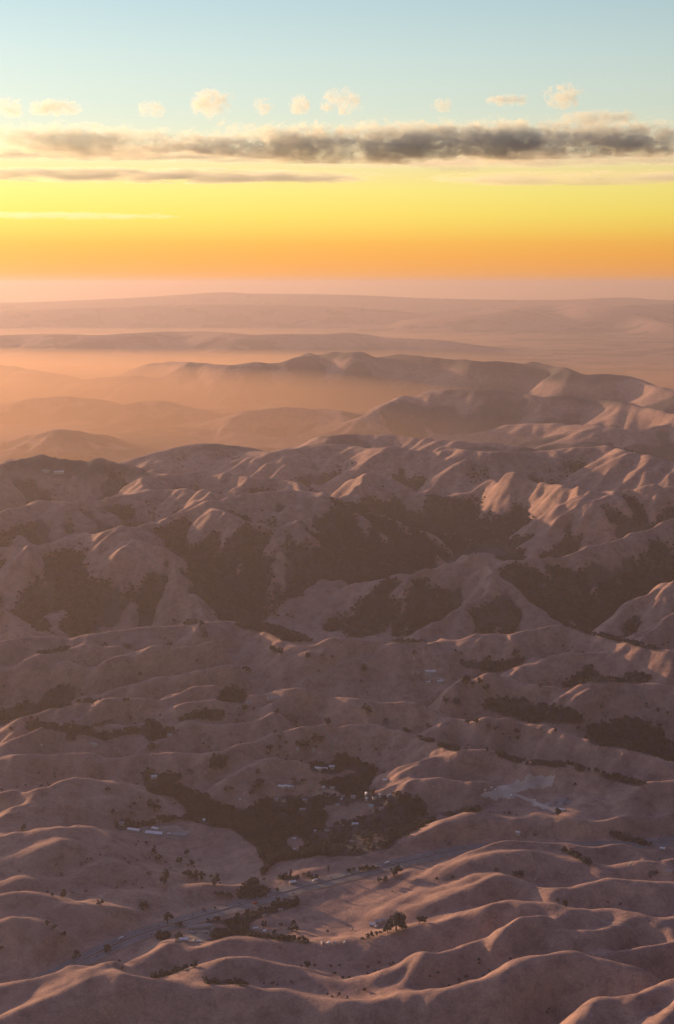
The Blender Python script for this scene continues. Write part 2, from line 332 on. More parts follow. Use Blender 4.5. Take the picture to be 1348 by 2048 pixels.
def gradient(Zf):
    dr = np.gradient(Zf, RR, axis=0)
    da = np.gradient(Zf, AZ, axis=1) / RG
    gx = dr * np.sin(AA) + da * np.cos(AA); gy = dr * np.cos(AA) - da * np.sin(AA)
    return gx, gy
def blur1(A, n, axis):
    """three box passes of half-width n along one axis"""
    for _ in range(3):
        A = np.moveaxis(A, axis, 0)
        P = np.concatenate([np.repeat(A[:1], n + 1, 0), A, np.repeat(A[-1:], n, 0)], 0)
        cs = np.cumsum(P, 0)
        A = np.moveaxis((cs[2 * n + 1:] - cs[:-2 * n - 1]) / (2 * n + 1), 0, axis)
    return A
def blur(Zf, nr, na): return blur1(blur1(Zf, nr, 0), na, 1)
NEAR = 1 - smooth(4500, 4800, RG)
Z = blur(Z, 1, 2) * NEAR + blur(Z, 2, 3) * (1 - NEAR)
def erode(Zf, lam, depth, r0, r1, soft, k, s0, nr, na):
    i0 = np.searchsorted(RR, r0 - soft); i1 = np.searchsorted(RR, r1 + soft)
    gx, gy = gradient(blur(Zf, nr, na))
    wx = (vnoise(X / lam / 1.3, Y / lam / 1.3, k + 301) - 0.5)[i0:i1]; wy = (vnoise(X / lam / 1.3, Y / lam / 1.3, k + 307) - 0.5)[i0:i1]
    gx = gx[i0:i1]; gy = gy[i0:i1]
    sl = np.hypot(gx, gy) + 1e-6
    tx = -(gy + 0.16 * wy) ; ty = gx + 0.16 * wx
    n = np.hypot(tx, ty) + 1e-6; tx /= n; ty /= n
    g = gully(X[i0:i1] + lam * 0.35 * wy, Y[i0:i1] + lam * 0.35 * wx, lam, tx, ty, k)
    amp = depth * smooth(0.03, s0, sl) * smooth(r0 - soft, r0 + soft, RG[i0:i1]) * (1 - smooth(r1 - soft, r1 + soft, RG[i0:i1]))
    amp = amp * (0.35 + 1.3 * vnoise(X[i0:i1] / lam / 2, Y[i0:i1] / lam / 2, k + 311))
    amp = amp * np.where(RG[i0:i1] < 4700, 0.45 + 0.55 * smooth(3000, 3500, RG[i0:i1]), 1.0)
    Zf = Zf.copy(); Zf[i0:i1] -= amp * (1 - g)
    return Zf
Z = erode(Z, 1500, 110, 9300, 40000, 900, 5, 0.30, 6, 12)
Z = erode(Z, 760, 26, 4900, 26000, 250, 7, 0.36, 8, 14)
Z = erode(Z, 340, 26, 4800, 18000, 250, 9, 0.40, 4, 8)
Z = erode(Z, 170, 22, 4700, 13000, 200, 13, 0.40, 3, 5)
Z = erode(Z, 85, 13, 4700, 10500, 200, 14, 0.40, 2, 3)
Z = erode(Z, 44, 5, 4700, 8000, 200, 16, 0.40, 1, 2)
# long rounded spurs and sharp creases that the land runs in here, from far right to near left
def spurs(th, along, across, k):
    wx_ = (vnoise(X / 300, Y / 300, k + 1) - 0.5) * 150; wy_ = (vnoise(X / 300, Y / 300, k + 2) - 0.5) * 150
    s1 = ((X + wx_) * math.cos(th) + (Y + wy_) * math.sin(th)) / along; n1_ = (-(X + wx_) * math.sin(th) + (Y + wy_) * math.cos(th)) / across
    a_ = np.abs(2 * vnoise(s1, n1_, k) - 1) * 1.7; b_ = np.abs(2 * vnoise(s1 * 1.9 + 5.3, n1_ * 2.1 + 1.7, k + 5) - 1) * 1.6
    return np.minimum(a_, 1.1) - 0.5 + 0.38 * (np.minimum(b_, 1.1) - 0.5)
zone = smooth(2050, 2350, RG) * (1 - smooth(4450, 4750, RG))
Z = Z + spurs(math.radians(32), 460, 95, 401) * zone * np.where(RG > 3250, 14, 7)
Z = Z + spurs(math.radians(36), 620, 120, 431) * smooth(4900, 5400, RG) * (1 - smooth(10500, 12500, RG)) * 20
Z = erode(Z, 240, 18, 1700, 4650, 150, 15, 0.34, 9, 16)
Z = erode(Z, 120, 11, 1700, 4650, 150, 17, 0.36, 5, 9)
Z = erode(Z, 60, 4.5, 1700, 4400, 150, 19, 0.36, 3, 5)
Z = Z + (fbm(X / 130, Y / 130, 95, 3) - 0.5) * 9 * (1 - smooth(4600, 5200, RG))
Z = Z + (fbm(X / 40, Y / 40, 91, 3) - 0.5) * 1.3 * (1 - smooth(5000, 6000, RG))
Z = Z + (fbm(X / 170, Y / 170, 97, 3) - 0.5) * 30 * smooth(9000, 10500, RG) * (1 - smooth(18000, 24000, RG)) * smooth(90, 220, Z)
Z = blur(Z, 1, 1)

# ------------------------------------------------------------------ highway bed cut into the valley floor
ROAD_Z = 9.0
HW_PX = [(60, 1975), (110, 1948), (165, 1921), (230, 1889), (300, 1862), (370, 1842), (440, 1822), (520, 1799), (600, 1776), (680, 1756), (770, 1733), (840, 1717), (905, 1702), (950, 1697), (1000, 1694), (1054, 1692), (1110, 1692), (1180, 1691), (1240, 1691), (1300, 1686), (1360, 1680), (1460, 1674)]
def curve_xy(px, z, step):
    x, y = unproj([p[0] for p in px], [p[1] for p in px], z)
    n = len(x); ts = np.linspace(0, n - 1, (n - 1) * 12 + 1)
    i = np.clip(np.floor(ts).astype(int), 0, n - 2); f = ts - i
    def cr(a):
        p0 = a[np.maximum(i - 1, 0)]; p1 = a[i]; p2 = a[i + 1]; p3 = a[np.minimum(i + 2, n - 1)]
        return 0.5 * (2 * p1 + (p2 - p0) * f + (2 * p0 - 5 * p1 + 4 * p2 - p3) * f ** 2 + (3 * p1 - p0 - 3 * p2 + p3) * f ** 3)
    x, y = cr(x), cr(y)
    s_ = np.concatenate([[0], np.cumsum(np.hypot(np.diff(x), np.diff(y)))])
    q = np.arange(0, s_[-1], step)
    return np.interp(q, s_, x), np.interp(q, s_, y)
HX, HY = curve_xy(HW_PX, ROAD_Z, 6.0)
for _ in range(30):                                   # ease the bends
    HX[1:-1] = (HX[:-2] + HX[1:-1] * 2 + HX[2:]) / 4; HY[1:-1] = (HY[:-2] + HY[1:-1] * 2 + HY[2:]) / 4
i0, i1 = np.searchsorted(RR, [np.hypot(HX, HY).min() - 200, np.hypot(HX, HY).max() + 200])
sx, sy = X[i0:i1], Y[i0:i1]; best = np.full(sx.shape, 1e18)
for k in range(0, len(HX), 3): best = np.minimum(best, (sx - HX[k]) ** 2 + (sy - HY[k]) ** 2)
best = np.sqrt(best)
wgt = smooth(30, 70, best)
Z[i0:i1] = (ROAD_Z - 0.5) * (1 - wgt) + Z[i0:i1] * wgt

# levelled pads for the gravel yard and paddocks
PADS = [[(955,1590),(984,1574),(1043,1557),(1074,1549),(1118,1550),(1109,1572),(1084,1580),(1045,1584),(1034,1600),(1000,1600)], [(1026,1586),(1090,1596),(1140,1594),(1142,1612),(1130,1626),(1100,1628)],
        [(240,1668),(300,1652),(345,1648),(385,1664),(376,1680),(300,1680)], [(364,1888),(374,1848),(429,1846),(432,1876),(400,1892)]]
u_, v_ = proj(X, Y, Z)
flatter = blur(Z, 10, 18); pad = np.zeros_like(Z)
for P_ in PADS: pad = np.maximum(pad, inside(u_, v_, P_) * (RG < 4500))
pad = blur(pad, 2, 4); Z = Z * (1 - pad) + flatter * pad

# ------------------------------------------------------------------ helpers that read the terrain
TAN = (CAMZ - Z) / RG
RUN = np.minimum.accumulate(TAN, axis=0)              # what the photograph sees: the skyline so far
def locate(r, a):
    i = np.clip(np.searchsorted(RR, r) - 1, 0, NR - 2); j = np.clip(np.searchsorted(AZ, a) - 1, 0, NA - 2)
    f = np.clip((r - RR[i]) / (RR[i + 1] - RR[i]), 0, 1); g = np.clip((a - AZ[j]) / (AZ[j + 1] - AZ[j]), 0, 1)
    return i, j, f, g
def sample(F, x, y):
    x = np.atleast_1d(np.asarray(x, float)); y = np.atleast_1d(np.asarray(y, float))
    i, j, f, g = locate(np.hypot(x, y), np.arctan2(x, y))
    return (F[i, j] * (1 - f) + F[i + 1, j] * f) * (1 - g) + (F[i, j + 1] * (1 - f) + F[i + 1, j + 1] * f) * g
def height(x, y): return sample(Z, x, y)
def pick(u, v):
    """first terrain point under a photo pixel"""
    a, t = ray(u, v); a = float(a); t = float(t)
    j = int(np.clip(np.searchsorted(AZ, a) - 1, 0, NA - 2)); g = (a - AZ[j]) / (AZ[j + 1] - AZ[j])
    col = TAN[:, j] * (1 - g) + TAN[:, j + 1] * g
    hit = np.nonzero(col <= t)[0]
    i = int(hit[0]) if len(hit) else NR - 1
    if i > 0 and col[i - 1] > t:
        f = (col[i - 1] - t) / (col[i - 1] - col[i] + 1e-12); r = RR[i - 1] + f * (RR[i] - RR[i - 1])
    else: r = RR[i]
    x, y = math.sin(a) * r, math.cos(a) * r
    return x, y, float(height(x, y)[0])
U_, V_ = proj(X, Y, Z)
VIS = TAN <= RUN + 2e-4

# ------------------------------------------------------------------ where trees grow (photo pixels)
def strip(pts, w):
    """a thin band of trees along a line"""
    return [(u, v - w / 2) for u, v in pts] + [(u, v + w / 2) for u, v in reversed(pts)]
WOODS_NEAR = [
 # valley of houses
 ('valley', 'dark tree at the upper tip of the dark wood reaching for the hedged house', 'long dark wood below the hedged house', 1.0, [(293,1571),(345,1568),(362,1573),(380,1585),(409,1591),(427,1605),(454,1614),(520,1622),(520,1689),(505,1678),(487,1669),(460,1656),(420,1654),(380,1640),(374,1631),(376,1614),(362,1607),(345,1591),(309,1589),(293,1582)]),
 ('valley', 'dark tree of the big wood in the middle of the valley', 'big valley wood', 0.85, [(500,1614),(522,1605),(545,1596),(585,1591),(585,1611),(631,1611),(654,1627),(656,1636),(642,1656),(625,1665),(589,1669),(573,1680),(573,1694),(589,1705),(553,1720),(540,1703),(518,1687),(500,1671)]),
 ('valley', 'dark tree of the curved wood hooked round the estate field', 'curved wood by the estate', 1.0, [(669,1513),(678,1507),(696,1516),(720,1527),(740,1533),(752,1545),(743,1562),(736,1587),(723,1590),(687,1589),(669,1580),(656,1578),(638,1569),(585,1569),(580,1562),(607,1562),(656,1562),(689,1556),(714,1549),(723,1542),(705,1537),(689,1538),(671,1533)]),
 ('valley', 'dark tree in the hedge ringing the white estate', 'estate hedge', 0.9, [(622,1530),(673,1529),(678,1540),(690,1540),(676,1546),(630,1548),(620,1540)]),
 ('valley', 'dark tree in the thin row leading to the estate', 'row leading to the estate', 1.0, strip([(567,1543),(600,1539),(631,1535)], 5)),
 ('valley', 'dark tree crowding the house at the end of the double track', 'trees of the hedged house', 0.9, [(285,1540),(296,1540),(320,1547),(345,1546),(371,1553),(353,1562),(327,1566),(289,1566)]),
 ('valley', 'dark tree in the small grove on the open slope above the long wood', 'small grove on the open slope', 1.0, [(416,1525),(431,1511),(463,1509),(451,1524),(447,1536),(429,1536),(416,1538)]),
 ('valley', 'dark tree in the thin line below the small grove', 'line below the small grove', 1.0, strip([(376,1547),(395,1538),(411,1528)], 6)),
 ('valley', 'dark tree in the oval clump beside the long wood', 'oval clump', 1.0, [(436,1587),(451,1576),(467,1573),(473,1581),(449,1589)]),
 ('valley', 'dark tree in the belt above the ranch barns', 'belt above the ranch barns', 0.9, [(227,1656),(244,1638),(260,1645),(287,1647),(293,1649),(316,1638),(345,1632),(376,1634),(376,1642),(354,1639),(327,1645),(293,1652),(265,1658),(233,1659)]),
 ('valley', 'dark tree along the lower fringe of the big wood', 'lower fringe of the big wood', 1.0, [(465,1660),(500,1668),(525,1688),(552,1705),(600,1700),(640,1690),(660,1680),(655,1700),(620,1715),(560,1722),(540,1735),(528,1755),(520,1752),(527,1725),(512,1695),(490,1678)]),
 ('valley', 'dark tree scattered between houses below the big wood', 'trees between the lower houses', 0.30, [(590,1670),(650,1655),(700,1640),(760,1620),(830,1640),(850,1660),(790,1700),(720,1715),(640,1715)]),
 ('valley', 'dark tree scattered among houses on the open rise', 'trees of the open rise', 0.45, [(560,1595),(680,1590),(780,1590),(830,1600),(860,1630),(800,1640),(740,1610),(700,1615),(660,1615),(600,1610)]),
 ('valley', 'dark tree in the gully line beyond the open rise', 'gully beyond the open rise', 0.8, strip([(730,1588),(790,1590),(850,1605),(890,1630),(925,1622),(960,1622)], 7)),
 ('valley', 'dark tree in the fold behind the grassy hill by the highway', 'fold behind the grassy hill', 0.8, [(760,1690),(800,1655),(850,1640),(870,1642),(800,1672),(770,1700)]),
 # beside the highway
 ('roadside', 'dark tree of the creek wood on the far bank of the highway', 'creek wood, far bank', 1.0, [(477,1801),(477,1782),(508,1754),(519,1768),(497,1785),(525,1773),(542,1785),(516,1796)]),
 ('roadside', 'dark tree sheltering the white roofed roadside house', 'trees of the roadside house', 0.9, strip([(553,1758),(580,1755),(601,1757)], 8)),
 ('roadside', 'dark tree in the short row past the roadside house', 'row past the roadside house', 1.0, strip([(601,1743),(618,1752),(635,1760)], 8)),
 ('roadside', 'dark tree of the creek wood on the near bank of the highway', 'creek wood, near bank', 0.9, [(460,1841),(488,1824),(522,1821),(553,1804),(595,1799),(601,1810),(567,1821),(525,1835),(497,1847),(502,1861),(533,1869),(553,1880),(516,1875),(460,1869)]),
 ('roadside', 'dark tree in the hedge along the lower creek', 'lower creek hedge', 0.55, strip([(545,1880),(600,1885),(657,1887),(702,1884),(742,1876),(780,1862)], 9)),
 ('roadside', 'dark tree in the thicket between stable and highway bend', 'thicket by the bend', 1.0, [(304,1869),(342,1864),(342,1872),(327,1884),(316,1879)]),
 ('roadside', 'dark tree crowding the white shed below the stable', 'trees at the white shed', 1.0, [(344,1887),(354,1869),(364,1871),(364,1888)]),
 ('roadside', 'dark tree in the clump beside the stable yard', 'clump at the stable yard', 1.0, [(407,1882),(427,1861),(475,1866),(443,1877)]),
 ('roadside', 'dark tree in the belt curving round the stable field', 'belt round the stable field', 1.0, strip([(410,1846),(440,1841),(465,1853),(480,1862)], 8)),
 ('roadside', 'dark tree on the bank just above the stable', 'bank above the stable', 0.9, strip([(342,1857),(367,1852)], 7)),
 ('roadside', "dark tree at the highway's lower end where the hill meets it", 'trees at the lower end', 1.0, [(148,1914),(165,1904),(170,1910),(140,1926)]),
 ('roadside', 'dark tree lining the near verge of the lower highway', 'lower verge trees', 1.0, [(205,1909),(216,1897),(245,1889),(225,1904)]),
 ('roadside', 'dark tree in the crease beside the rounded front hill', 'crease beside the front hill', 0.8, strip([(300,1957),(350,1946),(400,1933)], 7)),
 ('roadside', 'dark tree in the crease below the rounded front hill', 'crease below the front hill', 0.8, strip([(410,1967),(460,1966),(505,1977)], 7)),
 ('roadside', 'dark tree in the ravine falling to the highway beyond the front hills', 'ravine to the highway', 0.8, strip([(1204,1655),(1250,1678),(1300,1690)], 9)),
 ('roadside', 'dark tree in the ravine behind the sunlit front ridge', 'ravine behind the front ridge', 0.9, strip([(1100,1690),(1125,1700),(1144,1708),(1184,1732)], 9)),
 ('roadside', 'dark tree around the house beyond the front hills', 'trees of the house beyond', 0.7, [(1275,1742),(1310,1735),(1348,1740),(1348,1750),(1300,1755)]),
 ('roadside', 'dark tree in the low hedge along the far verge of the highway', 'far verge hedge', 0.8, strip([(690,1745),(720,1742),(760,1736)], 5)),
 # upland gullies
 ('upland', 'dark tree of the dense wood under the upland hill beyond the gravel yard', 'dense wood beyond the yard', 1.0, [(954,1417),(994,1392),(1019,1400),(1034,1390),(1074,1410),(1139,1412),(1174,1445),(1124,1450),(1054,1445),(1004,1425)]),
 ('upland', 'dark tree of the broad wood above the long creek line', 'broad upland wood', 0.8, [(1174,1490),(1179,1450),(1229,1445),(1249,1430),(1274,1435),(1294,1450),(1329,1455),(1324,1480),(1348,1480),(1380,1530),(1348,1525),(1274,1505),(1199,1495)]),
 ('upland', 'dark tree in the line above the broad upland wood', 'line above the broad wood', 0.9, strip([(1274,1405),(1310,1420),(1360,1437)], 7)),
 ('upland', 'dark tree in the hollow behind the upland farm', 'hollow behind the farm', 0.8, [(854,1315),(894,1322),(944,1325),(974,1320),(1004,1325),(1034,1315),(1054,1317),(1024,1340),(984,1345),(944,1335)]),
 ('upland', 'dark tree in the folds behind the farm hill', 'folds of the far upland', 0.8, [(1119,1370),(1154,1350),(1179,1330),(1204,1350),(1239,1360),(1254,1340),(1294,1350),(1309,1360),(1289,1367),(1174,1369),(1124,1377)]),
 ('upland', 'dark tree in the dark line descending from the middle upland', 'descending dark line', 1.0, strip([(764,1440),(800,1453),(825,1472),(870,1490),(920,1505)], 8)),
 ('upland', 'dark tree in the long dark creek line over the gravel yard', 'creek line over the yard', 1.0, strip([(965,1501),(1010,1516),(1050,1529),(1120,1532),(1190,1547),(1240,1560),(1285,1572)], 9)),
 ('upland', 'dark tree at the end of the long creek line', 'end of the creek line', 0.9, strip([(1280,1571),(1348,1577)], 7)),
 ('upland', 'dark tree on the back edge of the skyline crest beyond the farm', 'skyline crest trees', 1.0, strip([(1144,1254),(1174,1266),(1224,1277),(1274,1291),(1335,1309)], 7)),
 ('upland', 'dark tree in the low row on the middle skyline', 'low skyline row', 0.9, strip([(784,1284),(854,1285)], 4)),
 ('upland', 'dark tree of the wood spilling over the skyline knoll', 'skyline knoll wood', 1.0, [(465,1247),(500,1238),(540,1250),(590,1265),(630,1284),(565,1284),(540,1267),(490,1260)]),
 ('upland', 'dark tree on the crown of the skyline before the knoll', 'crown of the skyline', 0.9, [(340,1243),(400,1239),(405,1246),(370,1252)]),
 ('upland', 'dark tree in the thin crease under the sunset end of the skyline', 'crease under the skyline', 0.9, strip([(75,1308),(170,1297),(260,1297)], 5)),
 ('upland', 'dark tree in the upper diagonal crease of the sunset side of the upland', 'upper diagonal crease', 0.9, strip([(165,1381),(220,1366),(280,1351)], 7)),
 ('upland', 'dark tree in the middle crease of the sunset side of the upland', 'middle crease', 0.9, strip([(105,1416),(165,1404),(275,1401)], 6)),
 ('upland', 'dark tree in the lower crease of the sunset side of the upland', 'lower crease', 0.9, strip([(180,1461),(200,1451),(290,1431)], 5)),
 ('upland', 'dark tree in the hollow at the sunset edge of the upland', 'sunset edge hollow', 0.75, [(0,1450),(0,1420),(30,1415),(50,1400),(75,1410),(95,1385),(125,1370),(165,1380),(120,1400),(100,1420),(50,1430)]),
 ('upland', 'dark tree in the branching wooded hollow of the sunset side of the upland', 'branching hollow', 0.85, [(50,1435),(100,1450),(165,1455),(210,1465),(280,1455),(290,1445),(320,1440),(325,1460),(370,1460),(350,1470),(300,1485),(280,1465),(210,1480),(165,1470),(100,1460),(50,1462)]),
 ('upland', 'dark tree in the gully leading up to the dense grove', 'gully to the grove', 0.9, [(330,1450),(375,1432),(415,1420),(450,1420),(450,1435),(390,1437)]),
 ('upland', 'dark tree of the dense round grove by the pale house', 'dense round grove', 1.0, [(435,1410),(440,1385),(460,1377),(480,1377),(495,1395),(490,1410),(450,1400)]),
 ('upland', 'dark tree in the small tuft above the dense grove', 'tuft above the grove', 0.9, [(400,1370),(410,1355),(440,1352)]),
 ('upland', 'dark tree around the farmhouse on the smooth slope', 'farmhouse trees', 0.8, [(125,1480),(135,1467),(150,1470),(165,1490),(200,1485),(190,1495)]),
]
WOODS_FAR = [
 (1.0, [(75,1105),(140,1100),(190,1110),(215,1120),(175,1140),(200,1160),(220,1170),(200,1210),(170,1262),(85,1264),(120,1230),(120,1180),(110,1140)]),
 (0.9, [(-30,1120),(55,1120),(35,1140),(80,1150),(90,1160),(70,1180),(80,1200),(100,1220),(85,1250),(40,1266),(10,1210),(-30,1185)]),
 (1.0, [(235,1205),(280,1165),(320,1160),(360,1200),(350,1230),(280,1225)]),
 (1.0, [(320,1120),(350,1085),(300,1060),(260,1060),(350,1040),(390,1050),(360,1075),(430,1035),(480,1040),(500,1055),(575,1060),(595,1080),(590,1100),(560,1130),(540,1150),(560,1178),(540,1235),(430,1238),(400,1180),(390,1150)]),
 (1.0, [(604,1115),(622,1062),(674,1045),(705,1060),(715,1090),(780,1130),(760,1150),(680,1162),(630,1182),(560,1225),(600,1150)]),
 (1.0, [(674,985),(724,1000),(790,1022),(840,1035),(900,1060),(930,1085),(900,1105),(830,1130),(805,1125),(760,1100),(735,1080),(725,1060),(690,1040),(640,1040),(670,1010)]),
 (1.0, [(790,1000),(850,995),(900,1000),(950,1005),(1000,975),(1050,970),(1100,975),(1090,1000),(1130,1010),(1100,1028),(1054,1052),(1072,1072),(1120,1066),(1180,1050),(1245,1040),(1200,1062),(1170,1085),(1100,1102),(1044,1113),(1005,1104),(1030,1085),(1000,1074),(960,1084),(920,1082),(880,1045),(820,1022)]),
 (1.0, [(959,1110),(994,1118),(1044,1121),(1099,1111),(1149,1100),(1204,1100),(1174,1130),(1174,1160),(1194,1160),(1254,1140),(1249,1110),(1239,1095),(1269,1080),(1299,1050),(1370,1045),(1370,1148),(1274,1185),(1224,1215),(1224,1250),(1139,1255),(1114,1225),(1054,1185),(1034,1160),(994,1140)]),
 (0.75, [(704,1170),(814,1140),(859,1145),(864,1160),(899,1170),(874,1200),(894,1220),(849,1245),(799,1275),(674,1284),(640,1260),(674,1210)]),
 (0.35, [(900,1200),(1050,1195),(1100,1235),(1000,1262),(860,1270)]),
 (0.4, [(1250,1230),(1300,1195),(1348,1185),(1348,1290),(1260,1270)]),
 (0.9, [(764,935),(834,935),(864,945),(849,975),(814,970),(774,980)]),
 (0.9, [(90,908),(200,914),(300,940),(200,947),(125,937)]),
 (0.9, [(475,958),(550,953),(640,982),(500,982)]),
 (0.9, strip([(200,1032),(270,1022),(345,1018)], 9)),
 (0.9, [(115,1045),(155,1030),(175,1055),(140,1058)]),
 (0.8, strip([(310,945),(360,960),(420,978)], 6)),
 (0.8, strip([(1100,925),(1180,935),(1250,958),(1340,965)], 6)),
 (0.8, [(1204,900),(1230,893),(1270,906),(1348,924),(1348,932),(1270,918)]),
 (0.8, [(1144,1010),(1200,1000),(1300,985),(1348,990),(1348,1025),(1260,1045),(1190,1030)]),
 (0.8, [(240,990),(300,985),(330,995),(260,1003)]),
 (0.8, [(0,1060),(60,1055),(70,1085),(20,1095),(-20,1090)]),
]
GRASS_HOLES = [[(700,1058),(724,1085),(800,1125),(780,1135),(720,1112),(700,1084)], [(934,1097),(964,1084),(1000,1077),(1030,1080),(1020,1093),(960,1100)]]

# how wooded the ground is: the outlines seen in the photograph, loosened by the lie of the land
gx, gy = gradient(blur(Z, 3, 5))
shady = np.clip((gx * 0.8 - gy * 0.3) * -2.0, -1, 1)      # woods hold to slopes turned from the afternoon sun
hollow = np.clip((blur(Z, 8, 14) - Z) / np.where(RG < 4700, 9.0, 26.0), -1, 1)
def wood_score(outlines, reach, k_edge, far_k=0.0):
    M = np.zeros_like(X)
    for d, poly in outlines:
        P = np.array(poly)
        sel = (U_ > P[:, 0].min()) & (U_ < P[:, 0].max()) & (V_ > P[:, 1].min()) & (V_ < P[:, 1].max()) & (RG < 14000)
        ii = np.nonzero(sel)
        if len(ii[0]): M[ii] = np.maximum(M[ii], inside(U_[ii], V_[ii], poly) * (0.45 + 0.55 * d))
    for poly in GRASS_HOLES:
        ii = np.nonzero((np.abs(V_ - 1100) < 60)); M[ii] = np.where(inside(U_[ii], V_[ii], poly), 0, M[ii])
    M = blur(M, *reach)
    return M + k_edge * ((0.30 + 0.2 * (far_k > 0)) * shady + (0.34 + 0.35 * (far_k > 0)) * hollow + 0.75 * (fbm(X / 110, Y / 110, 131, 4) - 0.5) + far_k * (fbm(X / 260, Y / 260, 139, 3) - 0.58))
S_NEAR = wood_score([(w_[3], w_[4]) for w_ in WOODS_NEAR], (1, 2), 0.34)
S_FAR = wood_score(WOODS_FAR, (8, 13), 0.9, 0.8)
S_FAR = np.where((RG > 4600) & (RG < 14000), S_FAR, 0)
WOOD = np.where(RG < 4600, smooth(0.46, 0.56, S_NEAR), smooth(0.50, 0.70, S_FAR)) * 0.9
patch = fbm(X / 700, Y / 700, 151, 4) + 0.12 * shady + 0.08 * hollow
for poly in ([(520,720),(590,710),(630,694),(750,694),(934,708),(1034,711),(1144,733),(1260,745),(1200,764),(1100,756),(1000,742),(850,728),(700,716),(600,722)], [(1090,784),(1144,780),(1199,788),(1260,804),(1180,808),(1110,800)],
             [(880,782),(909,770),(1009,770),(1044,782),(980,800)], [(-20,922),(40,905),(150,905),(310,940),(200,950),(60,940)], [(380,894),(430,884),(500,900),(430,905)]):
    WOOD = np.maximum(WOOD, blur(inside(U_ + (patch - 0.5) * 60, V_ + (patch - 0.5) * 30, poly) * 1.0 * (RG > 6000), 1, 1) * 0.9)
WOOD = np.maximum(WOOD, smooth(0.56, 0.62, patch) * smooth(6600, 9000, RG) * 0.8)

def mat(name):
    m = bpy.data.materials.new(name); m.use_nodes = True
    return m, m.node_tree, m.node_tree.nodes['Principled BSDF']
def plain(name, col, rough=0.8, spec=0.3, vary=0.0, scale=0.2):
    m, t, b = mat(name)
    b.inputs['Roughness'].default_value = rough; b.inputs['Specular IOR Level'].default_value = spec
    no = N(t, 'ShaderNodeTexNoise'); no.inputs['Scale'].default_value = scale; no.inputs['Detail'].default_value = 4
    tcx = N(t, 'ShaderNodeTexCoord'); t.links.new(tcx.outputs['Object'], no.inputs['Vector'])
    rp = N(t, 'ShaderNodeValToRGB')
    rp.color_ramp.elements[0].position = 0.3; rp.color_ramp.elements[1].position = 0.7
    rp.color_ramp.elements[0].color = tuple(c * (1 - vary) for c in col) + (1,); rp.color_ramp.elements[1].color = tuple(min(1, c * (1 + vary)) for c in col) + (1,)
    t.links.new(no.outputs['Fac'], rp.inputs[0]); t.links.new(rp.outputs[0], b.inputs['Base Color'])
    return m
def grid_mesh(name, co, nu, nvv, smoothed=True):
    me = bpy.data.meshes.new(name)
    idx = np.arange(nu * nvv).reshape(nu, nvv)
    q = np.stack([idx[:-1, :-1], idx[:-1, 1:], idx[1:, 1:], idx[1:, :-1]], -1).reshape(-1, 4)
    me.vertices.add(nu * nvv); me.vertices.foreach_set('co', np.asarray(co, np.float32).ravel())
    me.loops.add(q.size); me.loops.foreach_set('vertex_index', q.ravel().astype(np.int32))
    me.polygons.add(len(q)); me.polygons.foreach_set('loop_start', (np.arange(len(q)) * 4).astype(np.int32))
    me.polygons.foreach_set('use_smooth', np.full(len(q), smoothed))
    me.update(); me.validate()
    return me
def link(name, me, material=None, parent=None, kind=None):
    o = bpy.data.objects.new(name, me); C.objects.link(o)
    if material is not None and me is not None and not me.materials: me.materials.append(material)
    if parent is not None: o.parent = parent
    if kind: o['kind'] = kind
    return o

# ------------------------------------------------------------------ terrain mesh and its ground cover
me = grid_mesh('hills', np.stack([X, Y, Z], -1).reshape(-1, 3), NR, NA)
at = me.attributes.new('wood', 'FLOAT', 'POINT'); at.data.foreach_set('value', WOOD.ravel().astype(np.float32))
m, t, b = mat('dry_grass')
b.inputs['Roughness'].default_value = 0.95; b.inputs['Specular IOR Level'].default_value = 0.08
geo = N(t, 'ShaderNodeNewGeometry')
def noise(scale, detail=5, rough=0.55, dist=0.0, vec=None):
    n = N(t, 'ShaderNodeTexNoise'); n.inputs['Scale'].default_value = scale; n.inputs['Detail'].default_value = detail
    n.inputs['Roughness'].default_value = rough; n.inputs['Distortion'].default_value = dist
    t.links.new(vec if vec is not None else geo.outputs['Position'], n.inputs['Vector']); return n
def ramp_of(fac, stops):
    r = N(t, 'ShaderNodeValToRGB'); t.links.new(fac, r.inputs[0])
    while len(r.color_ramp.elements) < len(stops): r.color_ramp.elements.new(0.5)
    for e, (p, c) in zip(r.color_ramp.elements, stops): e.position = p; e.color = c + (1,)
    return r
def mixc(f, a, bb, blend='MIX'):
    x = N(t, 'ShaderNodeMix', data_type='RGBA', blend_type=blend)
    if isinstance(f, float): x.inputs[0].default_value = f
    else: t.links.new(f, x.inputs[0])
    t.links.new(a, x.inputs[6]); t.links.new(bb, x.inputs[7]); return x.outputs[2]
n1 = noise(1 / 220.0, 8, 0.66, 0.6); n2 = noise(1 / 30.0, 6, 0.7, 0.3); n3 = noise(1 / 4.5, 3, 0.7)
g1 = ramp_of(n1.outputs['Fac'], [(0.28, (0.240, 0.162, 0.146)), (0.5, (0.330, 0.220, 0.184)), (0.72, (0.430, 0.288, 0.222))])
g2 = ramp_of(n2.outputs['Fac'], [(0.32, (0.60, 0.62, 0.66)), (0.5, (1, 1, 1)), (0.70, (1.26, 1.22, 1.14))])
g3 = ramp_of(n3.outputs['Fac'], [(0.28, (0.78, 0.78, 0.78)), (0.72, (1.20, 1.20, 1.20))])
gc = mixc(1.0, mixc(1.0, g1.outputs[0], g2.outputs[0], 'MULTIPLY'), g3.outputs[0], 'MULTIPLY')
wn = noise(1 / 16.0, 3, 0.7)
wc = ramp_of(wn.outputs['Fac'], [(0.3, (0.042, 0.054, 0.062)), (0.7, (0.066, 0.078, 0.082))])
wa = N(t, 'ShaderNodeAttribute'); wa.attribute_name = 'wood'
